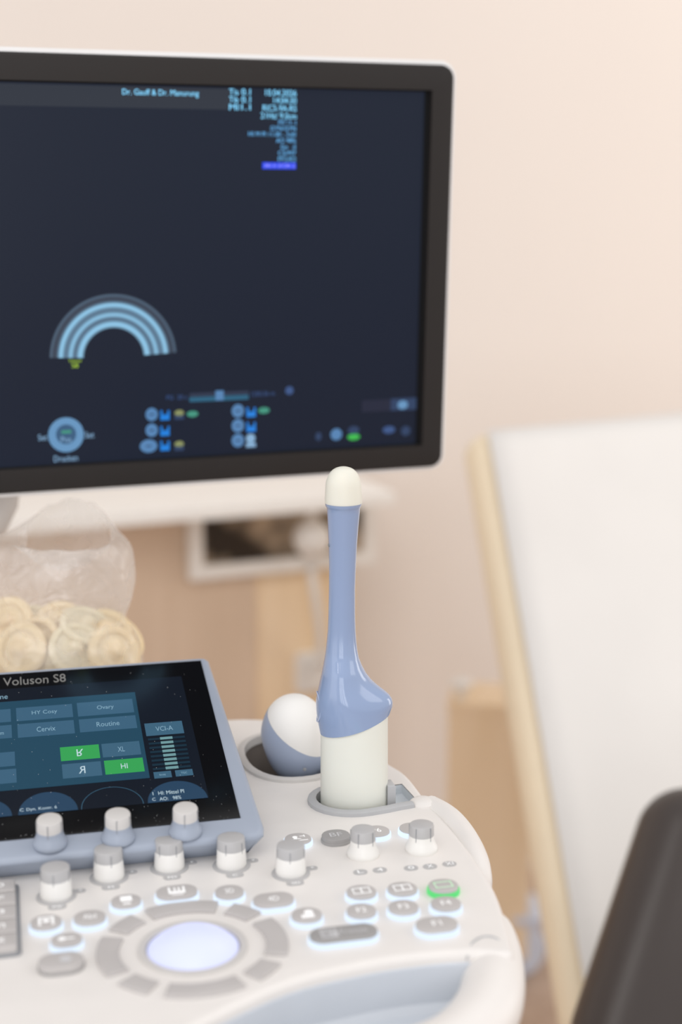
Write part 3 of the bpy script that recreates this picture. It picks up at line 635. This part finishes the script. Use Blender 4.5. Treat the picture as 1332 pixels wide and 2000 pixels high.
def ring_plate(po_, pi_, zf, zb, bev):
    mb = MB(); R = [[(x, y, zb) for x, y in po_]]
    for k in range(4):
        a = pi/2*k/3; R.append([(x, y, zf-bev+bev*sin(a)) for x, y in offset(po_, bev*(1-cos(a)))])
    R.append([(x, y, zf) for x, y in pi_]); R.append([(x, y, zb) for x, y in pi_]); R.append(R[0]); return mb.rings(R, False, False)
outer = [(x, y+MH/2) for x, y in pill(MWd, MH, 0.011, 7)]
sx0, sy0 = mp(824, 866); sx1, sy1 = mp(843, 181); sxr = (sx0+sx1)/2+0.0006
_, syt = mp(400, 166); _, syb = mp(400, 898)
syt = (syt+mp(840, 181)[1])/2; syb = (syb+mp(824, 868)[1])/2
inner = [(x+(sxr-0.26+0.0)/1*0, y) for x, y in []]
syt += 0.0012
iw = sxr*2; ih = syt-syb
innerp = [(x, y+(syt+syb)/2) for x, y in pill(iw, ih, 0.0012, 7)]
obj('bezel', face(ring_plate(outer, innerp, 0.0, -0.018, 0.0025)), 'bezel', mon)
hs_ = MB(); hpoly = [(x, y+MH/2) for x, y in pill(MWd+0.0075, MH+0.0075, 0.0145, 7)]
R = [[(x, y, -0.0035) for x, y in offset(hpoly, 0.0036)], [(x, y, -0.004) for x, y in offset(hpoly, 0.001)], [(x, y, -0.007) for x, y in hpoly], [(x, y, -0.018) for x, y in hpoly], [(x, y, -0.028) for x, y in offset(hpoly, 0.006)], [(x, y, -0.045) for x, y in offset(hpoly, 0.05)], [(x, y, -0.05) for x, y in offset(hpoly, 0.08)]]
obj('housing', face(hs_.rings(R, False, True)), 'housing', mon)
s = MB(); R0 = innerp; R1 = [(x if x < 0 else x-0.0035, y) for x, y in offset(innerp, 0.0012)]; s.rings([[(x, y, -0.0052) for x, y in R0], [(x, y, -0.0056) for x, y in R1]], False, False)
obj('screen_gap', face(s), 'gap_black', mon)
s = MB(); s.prism(innerp, -0.014, -0.006); scr = obj('screen', face(s), 'screen', mon)
zf = -0.0058
def mtext(T, body, x0, x1, y, h): 
    c_ = mp((x0+x1)/2, y); wd = mp(x1, y)[0]-mp(x0, y)[0]; ht = mp((x0+x1)/2, y-h)[1]-c_[1]; put_text(T, body, c_, wd, ht, zf+0.0002)
def mrect(T, x0, x1, y0, y1, z=zf):
    a = mp((x0+x1)/2, y0)[1]; b_ = mp((x0+x1)/2, y1)[1]; ym = (y0+y1)/2; rect(T, mp(x0, ym)[0], mp(x1, ym)[0], b_, a, z)
def mdisc(T, x, y, rx, ry=None, z=zf): c_ = mp(x, y); r_ = mp(x+rx, y)[0]-c_[0]; r2 = r_ if ry is None else r_*ry/rx; disc(T, c_, r_, r2, z)
def mo(name, T, m): return obj(name, face(T), m, scr, smooth=False)
T = MB(); y1_ = mp(400, 172)[1]; y0_ = mp(400, 213)[1]; rect(T, -iw/2+0.006, mp(455, 200)[0], y0_, y1_, zf-0.0001); mo('header_band', T, 'm_head')
T = MB(); mtext(T, 'Dr. Gauff & Dr. Manurung', 242, 392, 182, 15)
mo('heading_lettering', T, 'm_text')
for y, a, b_ in ((179, 'Tis', '0.1'), (194, 'Tib', '0.1'), (209, 'MI', '1.1')):
    T = MB(); mtext(T, a, 451, 469, y, 12); mtext(T, b_, 475, 493, y, 12); mo('readout_lettering', T, 'm_text')
for y, x0, t in ((181, 522, '10.04.2026'), (196, 538, '14:04:30'), (211, 517, 'RIC5-9A-RS'), (226, 513, '21Hz/ 9.0cm')): T = MB(); mtext(T, t, x0, 583, y, 12); mo('readout_lettering', T, 'm_text')
for y, x0, t in ((239, 546, '70°/1.1'), (250.5, 532, 'GYN/GYN'), (262, 489, 'HI M PI 11.00 - 3.60'), (274.5, 543, 'AO 98%'), (287, 552, 'Gn  -5'), (299, 547, 'C5/M7'), (311, 547, 'FF2/E2')): T = MB(); mtext(T, t, x0, 582, y, 9); mo('readout_lettering', T, 'm_text_dim')
T = MB(); mrect(T, 516, 582, 317.5, 330.5); mo('highlight_bar', T, 'm_bar'); T = MB(); mtext(T, 'SRI II 3/CRI 2', 520, 580, 324, 7); mo('bar_lettering', T, 'm_bar_text')
# scan arc: concentric echo bands
def arc_mat():
    m = bpy.data.materials.new('scan_arc'); m.use_nodes = True; nt = m.node_tree; b = nt.nodes['Principled BSDF']
    tc = nt.nodes.new('ShaderNodeTexCoord'); ln = nt.nodes.new('ShaderNodeVectorMath'); ln.operation = 'LENGTH'; nt.links.new(tc.outputs['Object'], ln.inputs[0])
    mr = nt.nodes.new('ShaderNodeMapRange'); mr.inputs[1].default_value = 0.46; mr.inputs[2].default_value = 1.0
    dv = nt.nodes.new('ShaderNodeMath'); dv.operation = 'DIVIDE'; dv.inputs[1].default_value = ARCR; nt.links.new(ln.outputs['Value'], dv.inputs[0]); nt.links.new(dv.outputs[0], mr.inputs[0])
    nz = nt.nodes.new('ShaderNodeTexNoise'); nz.inputs['Scale'].default_value = 90; nt.links.new(tc.outputs['Object'], nz.inputs['Vector'])
    r = nt.nodes.new('ShaderNodeValToRGB'); cr = r.color_ramp
    stops = [(0, 0.3), (0.12, 1.0), (0.19, 0.75), (0.25, 0.32), (0.31, 0.45), (0.4, 0.95), (0.46, 0.6), (0.52, 0.38), (0.58, 0.5), (0.68, 1.0), (0.75, 0.55), (0.80, 0.05), (0.85, 0.16), (0.9, 0.03), (0.945, 0.36), (1.0, 0.03)]
    lo = Vector((26, 36, 54)); hi = Vector((150, 212, 248))
    while len(cr.elements) < len(stops): cr.elements.new(0.5)
    for e, (p, v) in zip(cr.elements, stops): e.position = p; e.color = srgb(tuple(lo.lerp(hi, v)))
    nt.links.new(mr.outputs[0], r.inputs[0])
    b.inputs['Base Color'].default_value = (0.01, 0.01, 0.012, 1); b.inputs['Roughness'].default_value = 0.3
    nt.links.new(r.outputs[0], b.inputs['Emission Color']); b.inputs['Emission Strength'].default_value = 0.9; MATS['scan_arc'] = m
ac = mp(225, 701); ARCR = mp(225, 575)[1]-ac[1]; arc_mat()
T = MB(); n_ = 48; ri = ARCR*0.47
R = [[(ARCR*cos(a), ARCR*sin(a), 0), (ri*cos(a), ri*sin(a), 0)] for a in (radians(3+(178-3)*i/n_) for i in range(n_+1))]
for i in range(n_): T.quad([R[i][0], R[i+1][0], R[i+1][1], R[i][1]])
obj('scan_arc', face(T), 'scan_arc', scr, loc=(ac[0], -zf, ac[1]), smooth=False)
T = MB(); mtext(T, 'Voluson', 136, 161, 706.5, 6.5); mtext(T, 'S8', 142, 155, 716, 9); mo('marker_lettering', T, 'm_lime')
# dial, sliders, status icons
T = MB(); mdisc(T, 131, 852, 35); dl = mo('menu_dial', T, 'm_dial'); T = MB(); mdisc(T, 131, 851, 20, z=zf+0.0001); mo('dial_centre', T, 'm_dial_dark')
T = MB(); mrect(T, 122, 141, 843, 849, zf+0.0002); mo('dial_mark', T, 'm_teal')
T = MB(); mtext(T, 'Pos', 121, 141, 861, 11); mo('dial_lettering', T, 'm_white')
for t_ in (('Set', 76, 94, 857, 12), ('Set', 168, 186, 852, 12), ('Drucken', 107, 154, 898, 12)): T = MB(); mtext(T, *t_); mo('dial_lettering', T, 'm_white')
T = MB(); mtext(T, 'PG  20 s', 328, 368, 778, 9); mo('slider_lettering', T, 'm_faint'); T = MB(); mtext(T, '1200:36 m', 494, 540, 771, 9); mo('slider_lettering', T, 'm_faint')
T = MB(); mrect(T, 373, 489, 768, 775); mo('slider_track', T, 'm_slide_top'); T = MB(); mrect(T, 373, 489, 776, 785); mo('slider_track', T, 'm_slide'); T = MB(); mrect(T, 424, 440, 765, 784, zf+0.0002); mo('slider_handle', T, 'm_icon')
for x, y, rx in ((299, 812, 12), (299, 843, 12), (293, 874, 17), (468, 805, 12), (468, 834, 12), (468, 863, 12)):
    T = MB(); mdisc(T, x, y, rx, 13); mo('round_icon', T, 'm_icon'); T = MB(); mrect(T, x-5, x+5, y-1.2, y+1.2, zf+0.0002); mo('icon_mark', T, 'm_navy')
for x, y in ((325, 813), (325, 844), (325, 873), (494, 807), (494, 836)):
    T = MB(); mrect(T, x-9, x+9, y-1, y+10); mrect(T, x-9, x-5, y-9, y-1); mrect(T, x+5, x+9, y-9, y-1); mo('basket_icon', T, 'm_blue')
for x, y in ((353, 812), (353, 873)):
    T = MB(); mdisc(T, x, y-3, 9, 6); mo('lamp_icon', T, 'm_olive'); T = MB(); mrect(T, x-9, x+9, y+1, y+10); mo('lamp_foot_icon', T, 'm_navy')
for x, y in ((379, 811), (519, 804)): T = MB(); mdisc(T, x, y, 11, 6); mo('arrow_icon', T, 'm_teal')
T = MB(); mdisc(T, 493, 859, 9, 9); mrect(T, 484, 503, 868, 876); mo('user_icon', T, 'm_white')
T = MB(); mdisc(T, 569, 765, 8); mo('round_icon', T, 'm_faint')
T = MB(); mdisc(T, 626, 855, 6, 8); mdisc(T, 797, 844, 9); mo('status_icon', T, 'm_navy'); T = MB(); mdisc(T, 661, 851, 11); mo('globe_icon', T, 'm_icon')
T = MB(); mdisc(T, 695, 843, 11, 8); mo('drive_icon', T, 'm_navy'); T = MB(); mdisc(T, 695, 856, 12, 6); mo('drive_light', T, 'm_green'); T = MB(); mdisc(T, 764, 842, 12, 7); mo('wireless_icon', T, 'm_faint')
T = MB(); mrect(T, 711, 768, 783, 806); mo('tab', T, 'm_box'); T = MB(); mrect(T, 768, 819, 780, 803); mo('tab', T, 'm_navy'); T = MB(); mdisc(T, 791, 793, 10, 8, zf+0.0002); mo('tab_mark', T, 'm_dial')
# arm down to the console
arm_p = [(-0.09, 0.06, MH*0.45), (-0.09, 0.11, MH*0.38), (-0.10, 0.13, MH*0.15), (-0.11, 0.13, -0.05)]
obj('mount', MB().box((-0.09, 0.062, MH*0.45), (0.12, 0.03, 0.12)), 'housing', mon)
MOc = Vector(MO); 
foot = con.location + ux*(-0.34) + uy*0.30; foot.z = ZC-0.017
fl = ml(foot)
obj('arm', MB().tube(spline([Vector(p) for p in arm_p]+[Vector((fl.x, fl.y, fl.z+0.12)), fl], 6), 0.026, 20), 'cap_pale', mon)

# ================================================================== MAIN PROBE (upright in the holder)
prb = thing('endocavity_probe', 'tall blue endocavity probe with white tip standing upright in the holder', 'probe', (PA.x, PA.y, ZC-0.03))
def ph_(px, py):    # point on the vertical plane through the probe axis, relative to the root
    r_ = ray(px, py); p = CAM+r_*(PA.y/r_.y); return p.x-PA.x, p.z-(ZC-0.03)
def section(y, xl, xr, b, nose=0.0, n=56, yoff=0.0):
    xa, z = ph_(xl, y); xb, _ = ph_(xr, y); c = (xa+xb)/2; a = (xb-xa)/2
    if nose: c = xa + a*(1-nose*0.35)   # centre of the round part sits left of the middle
    out = []
    for i in range(n):
        t = 2*pi*i/n; ct, st = cos(t), sin(t)
        ax = (xb-c) if ct > 0 else (c-xa)
        by = b*(1-nose*0.45*max(0, ct)**1.5)
        out.append((c+ax*ct, yoff+by*st, z))
    return out
W_ = F/0.955
tipc = [(982, 634.5, 707.2), (972, 634.4, 707.2), (958, 635, 706.2), (948, 635.6, 705.5), (940, 636.6, 704.5), (933, 639.2, 702.2), (927, 641.9, 699.6), (921.5, 645.8, 695.8), (917.3, 650.2, 691.3), (914.4, 655.2, 686.3), (912.4, 661, 680.5), (911.3, 667, 674.5), (911, 670, 671.5)]
def half(xl, xr): return (ph_(xr, 1000)[0]-ph_(xl, 1000)[0])/2
obj('tip_cap', MB().rings([section(y, a, b_, half(a, b_)) for y, a, b_ in tipc]), 'lens_white', prb, label='rounded off-white tip')
shaft = [(979.5, 634.8, 706.8), (984, 635, 706.5), (988, 635.8, 705.3), (990.5, 637.5, 704), (992, 638.2, 703.3), (1000, 638.8, 702.8), (1015, 639.6, 701.5), (1030, 640.3, 700), (1060, 641.6, 697.6), (1100, 642.5, 695.3), (1150, 642.3, 693.5), (1200, 641.2, 693.5), (1230, 640, 694.5), (1250, 638.2, 695.8), (1270, 636.2, 698), (1285, 633.8, 701)]
secs = [section(y, a, b_, half(a, b_)) for y, a, b_ in shaft]
low_ = [(1300, 630.8, 707, .0165, .1), (1315, 627.8, 715, .0175, .25), (1328, 625, 725, .0184, .4), (1340, 622.4, 738.5, .0192, .55), (1350, 620, 752, .0198, .62), (1357, 618.4, 760, .0202, .62), (1364, 617.4, 765, .0204, .6), (1371, 617, 767, .0205, .55), (1378, 617, 766.8, .0205, .5), (1386, 617.4, 764, .0204, .4), (1394, 618.2, 761, .0202, .3), (1404, 619.8, 759.5, .0198, .2), (1416, 622, 759, .0194, .1), (1430, 625, 759, .019, 0), (1448, 625.5, 759, .0188, 0), (1470, 625.5, 759, .0188, 0)]
secs += [section(y, a, b_, t, n_) for y, a, b_, t, n_ in low_]
hm = MB().rings(secs); body = hm.mesh('handle', ang=40)
bm = bmesh.new(); bm.from_mesh(body)
def on_front(px, py, yy): r_ = ray(px, py); p = CAM+r_*((PA.y+yy)/r_.y); return Vector((p.x-PA.x, yy, p.z-(ZC-0.03)))
sA = on_front(625, 1430, 0.0); sB = on_front(758.5, 1393, 0.0); sC = on_front(668, 1440, -0.0185)
pnrm = (sB-sA).cross(sC-sA).normalized()
if pnrm.z < 0: pnrm = -pnrm
bmesh.ops.bisect_plane(bm, geom=bm.verts[:]+bm.edges[:]+bm.faces[:], plane_co=sA, plane_no=pnrm, clear_inner=True)
bmesh.ops.recalc_face_normals(bm, faces=bm.faces); bm.to_mesh(body); bm.free()
for p in body.polygons: p.use_smooth = True
body.set_sharp_from_angle(angle=radians(40))
obj('shaft', body, 'probe_blue', prb, label='glossy blue shaft flaring to a pointed thumb rest')
hz = [1395, 1430, 1500, 1590, 1640]
hsx = [section(y, 626, 757.5, .0184) for y in hz]
hsx = [[(x, y, z) for x, y, z in r_] for r_ in hsx]
hh = MB().rings(hsx).mesh('handle'); bm = bmesh.new(); bm.from_mesh(hh)
bmesh.ops.bisect_plane(bm, geom=bm.verts[:]+bm.edges[:]+bm.faces[:], plane_co=sA+Vector((0, 0, 0.004)), plane_no=pnrm, clear_outer=True)
bmesh.ops.bisect_plane(bm, geom=bm.verts[:]+bm.edges[:]+bm.faces[:], plane_co=Vector((0, 0, -0.0035)), plane_no=Vector((0, 0, 1)), clear_inner=True)
bmesh.ops.recalc_face_normals(bm, faces=bm.faces); bm.to_mesh(hh); bm.free()
for p in hh.polygons: p.use_smooth = True
obj('handle', hh, 'probe_white', prb, label='plain white oval handle')
# round emblem and dot on the left flank
ex, ez = ph_(618.5, 1378); 
T = MB(); n_ = 36; ring = [Vector((0, 0.011*cos(2*pi*i/n_), 0.0105*sin(2*pi*i/n_))) for i in range(n_)]
EMR = Matrix.Rotation(radians(38), 4, 'Z')
pts = []
for q in ring:
    t = atan2(q.y*1.0, 1); yy = -0.002+q.y*0.75; zz_ = ez+q.z
    # lie on the flank: ellipse cross-section
    c_ = ph_(617+62, 1378)[0]; a_ = c_-ex
    xx = c_-a_*sqrt(max(0.0, 1-(yy/0.0207)**2))+0.0001
    pts.append(Vector((xx, yy, zz_)))
obj('emblem_ring', MB().tube(pts, 0.00035, 8, closed=True), 'emblem', prb)
T = MB(); dxx, dz_ = ph_(623.2, 1349); T.lathe([(0.0012, -0.0004), (0.0012, 0.0004), (0, 0.0005)], 12); obj('index_mark', T, 'emblem', prb, loc=(dxx+0.0016, -0.007, dz_), rot=(0, -pi/2, radians(35)))
dxx, dz_ = ph_(643, 1063); T = MB().lathe([(0.0011, -0.0003), (0.0011, 0.0003), (0, 0.0004)], 12); obj('index_mark', T, 'slit', prb, loc=(dxx-0.0002, -0.003, dz_), rot=(0, -pi/2, radians(20)))

# ================================================================== SECOND PROBE (convex, lying in the rear holder)
sp_c = dep(575, 1436, 1.045)
cvx = thing('convex_probe', 'short convex probe with round white face and blue body in the rear holder', 'probe', (sp_c.x, sp_c.y, ZC-0.045))
zc_ = sp_c.z-(ZC-0.045)
kz = dep(570, 1350, 1.045).z-sp_c.z
def sup(t, e): return copysign(abs(t)**e, t)
rs = []
for j in range(33):
    ph__ = -pi/2+pi*j/32; cz, sz_ = cos(ph__), sin(ph__)
    up_ = sz_ > 0
    rxy = (max(cz, 1e-4)**(0.92 if up_ else 0.62)); zz_ = zc_ + kz*0.98*sup(sz_, 1.0 if up_ else 0.9)*(1.0 if up_ else 1.12)
    tap = 1.0 if up_ else 1.0-0.14*abs(sz_)
    rs.append([(0.0245*tap*rxy*cos(2*pi*i/48)+(0.003*(1-abs(sz_)) if False else 0)+ (0.004*max(0, -sz_)), 0.0225*tap*rxy*sin(2*pi*i/48)-0.003*max(0, -sz_), zz_) for i in range(48)])
full = MB().rings(rs)
A = dep(511, 1366, 1.045); B = dep(600, 1488, 1.021); C_ = dep(645, 1478, 1.040); root_v = Vector(cvx.location)
pA, pB, pC = A-root_v, B-root_v, C_-root_v; pno = (pB-pA).cross(pC-pA).normalized()
if pno.z < 0: pno = -pno
for nm, m_, ci, co, dd, lb in (('lens', 'convex_white', True, False, 0.0, 'round white face'), ('body', 'scanner_blue', False, True, 0.0, 'blue-grey body')):
    me = full.mesh(nm, ang=60); bm = bmesh.new(); bm.from_mesh(me)
    bmesh.ops.bisect_plane(bm, geom=bm.verts[:]+bm.edges[:]+bm.faces[:], plane_co=pA, plane_no=pno, clear_inner=ci, clear_outer=co)
    if nm == 'body':
        for v in bm.verts: v.co = Vector((v.co.x*1.006, v.co.y*1.006, v.co.z))
    bm.to_mesh(me); bm.free(); obj(nm, me, m_, cvx, label=lb)
q = dep(595, 1503, 1.024)-root_v
obj('index_mark', MB().lathe([(0.0013, 0), (0.0013, 0.0006), (0.0009, 0.0008), (0, 0.0008)], 14), 'slit', cvx, loc=q, rot=(pi/2-0.35, 0, 0.0))

# ================================================================== PLASTIC BAG with rolled latex covers
BD = 1.158
bag0 = dep(125, 1400, BD); bag0.z = ZC-0.018
def bz(x, y, d=BD): p = dep(x, y, d); return p-bag0
rows = [(1446, 125, 130, .050), (1380, 125, 150, .056), (1330, 126, 154, .058), (1290, 126, 154, .058), (1250, 126, 153, .056), (1225, 124, 148, .053), (1205, 118, 131, .047), (1190, 114, 132, .044), (1160, 118, 144, .043), (1120, 122, 148, .042), (1080, 124, 148, .041), (1050, 126, 142, .039), (1030, 130, 124, .036)]
nseg = 72; rs = []
for y, cx_, hw, dp in rows:
    c_ = bz(cx_, y); hw_m = hw/F*BD; rg = []
    for i in range(nseg):
        t = 2*pi*i/nseg; rad = 1+0.05*noise.noise((cos(t)*2.2, sin(t)*2.2, y*0.012))+0.045*noise.noise((cos(t)*5, sin(t)*5, y*0.03+5))+(0.05*abs(noise.noise((cos(t)*9+y*0.02, sin(t)*9, y*0.045))) if y < 1230 else 0)
        amp = 1.0 if y > 1100 else 1.0
        z_ = c_.z if y < 1440 else 0.001
        rg.append(Vector((c_.x+hw_m*rad*cos(t), c_.y*0+dp*rad*sin(t)-0.0, z_+0.004*noise.noise((cos(t)*3, sin(t)*3, y*0.05)))) if y < 1440 else Vector((c_.x+hw_m*rad*cos(t), dp*rad*sin(t), 0.0012)))
    rs.append(rg)
# open mouth: a tilted oval, back edge high, front edge low
mc = bz(147, 1027); 
for f_, dz in ((0.55, 0), (1.0, 0), (1.05, 0.0)):
    rg = []
    for i in range(nseg):
        t = 2*pi*i/nseg; base_ = rs[12][i]
        mx_ = mc.x+82/F*BD*cos(t)*(1+0.05*noise.noise((cos(t)*3, sin(t)*3, 9))); my_ = 0.028*sin(t); mz_ = mc.z+0.022*sin(t)+0.003*noise.noise((cos(t)*4, sin(t)*4, 2))
        rg.append(base_.lerp(Vector((mx_, my_, mz_)), f_))
    rs.append(rg)
bagm = MB().rings(rs, True, False)
bago = obj('plastic_bag', bagm, 'plastic_film', None, loc=bag0, ang=180)
tag(bago, 'open clear plastic bag holding rolled latex covers behind the touch panel', 'bag')
sb = bago.modifiers.new('sub', 'SUBSURF'); sb.levels = 1; sb.render_levels = 2
def cover_mesh(rr_=0.0165, tr=0.0032):
    mb = MB(); n_ = 30
    # rolled rim
    ring = [[Vector(((rr_+tr*cos(2*pi*j/10))*cos(2*pi*i/n_), (rr_+tr*cos(2*pi*j/10))*sin(2*pi*i/n_), tr*sin(2*pi*j/10))) for j in range(10)] for i in range(n_)]; ring.append(ring[0])
    mb.rings(ring, False, False)
    mb.lathe([(rr_, 0.0005), (rr_*0.85, 0.0016), (rr_*0.7, 0.0012), (rr_*0.5, 0.0022), (rr_*0.36, 0.004), (rr_*0.3, 0.0065), (rr_*0.2, 0.009), (0, 0.01)], n_)
    return mb.mesh('latex_cover', ang=70)
CM = cover_mesh(0.0165, 0.0038); CM.materials.append(MATS['latex']); CM2 = cover_mesh(0.0165, 0.0032); CM2.materials.append(MATS['latex_pale'])
covers = [(42, 1268, 1.005, (70, 0, -18), CM, 'round rolled latex cover facing front at the left of the bag'), (78, 1256, 1.018, (74, 0, -30), CM, 'rolled latex cover edge-on behind the front left one'),
          (148, 1266, 1.003, (64, 4, 12), CM2, 'pale rolled latex cover facing front in the middle of the bag'), (168, 1222, 1.015, (28, 14, 20), CM2, 'flat rolled latex cover lying on the middle one'),
          (222, 1274, 1.008, (66, 0, 38), CM, 'rolled latex cover leaning at the right side of the bag'), (204, 1230, 1.022, (30, 12, 5), CM, 'rolled latex cover lying under the bag waist at right'),
          (112, 1222, 1.035, (48, -12, 0), CM, 'rolled latex cover lying above the front ones'), (14, 1216, 1.03, (55, -20, 0), CM, 'rolled latex cover on top at the left frame edge')]
gl_ = 'rolled latex covers in the plastic bag'
for x, y, d, r_, me, lb in covers:
    o = bpy.data.objects.new('latex_cover', me); COL.objects.link(o); o.location = dep(x, y, d+0.122); o.rotation_euler = tuple(radians(a) for a in r_); o.scale = (1.1, 1.1, 1.1); tag(o, lb, 'latex cover', gl_)
for k, (x, y, d, r_) in enumerate(((185, 1262, 1.03, (75, 0, 5)), (195, 1290, 1.012, (60, 0, 25)), (236, 1248, 1.035, (50, 0, 60)), (60, 1225, 1.04, (40, 10, 0)), (145, 1232, 1.045, (45, 0, 10)), (232, 1298, 1.03, (70, 0, 50)), (100, 1290, 1.01, (55, 0, -10)), (10, 1290, 1.02, (65, 0, 20)), (120, 1250, 1.05, (60, 0, 0)), (212, 1262, 1.055, (60, 20, 0)))):
    o = bpy.data.objects.new('latex_cover', CM if k % 3 else CM2); COL.objects.link(o); o.location = dep(x, y, d+0.122); o.rotation_euler = tuple(radians(a) for a in r_); o.scale = (1.1, 1.1, 1.1); tag(o, 'rolled latex cover half hidden deep in the pile', 'latex cover', gl_)
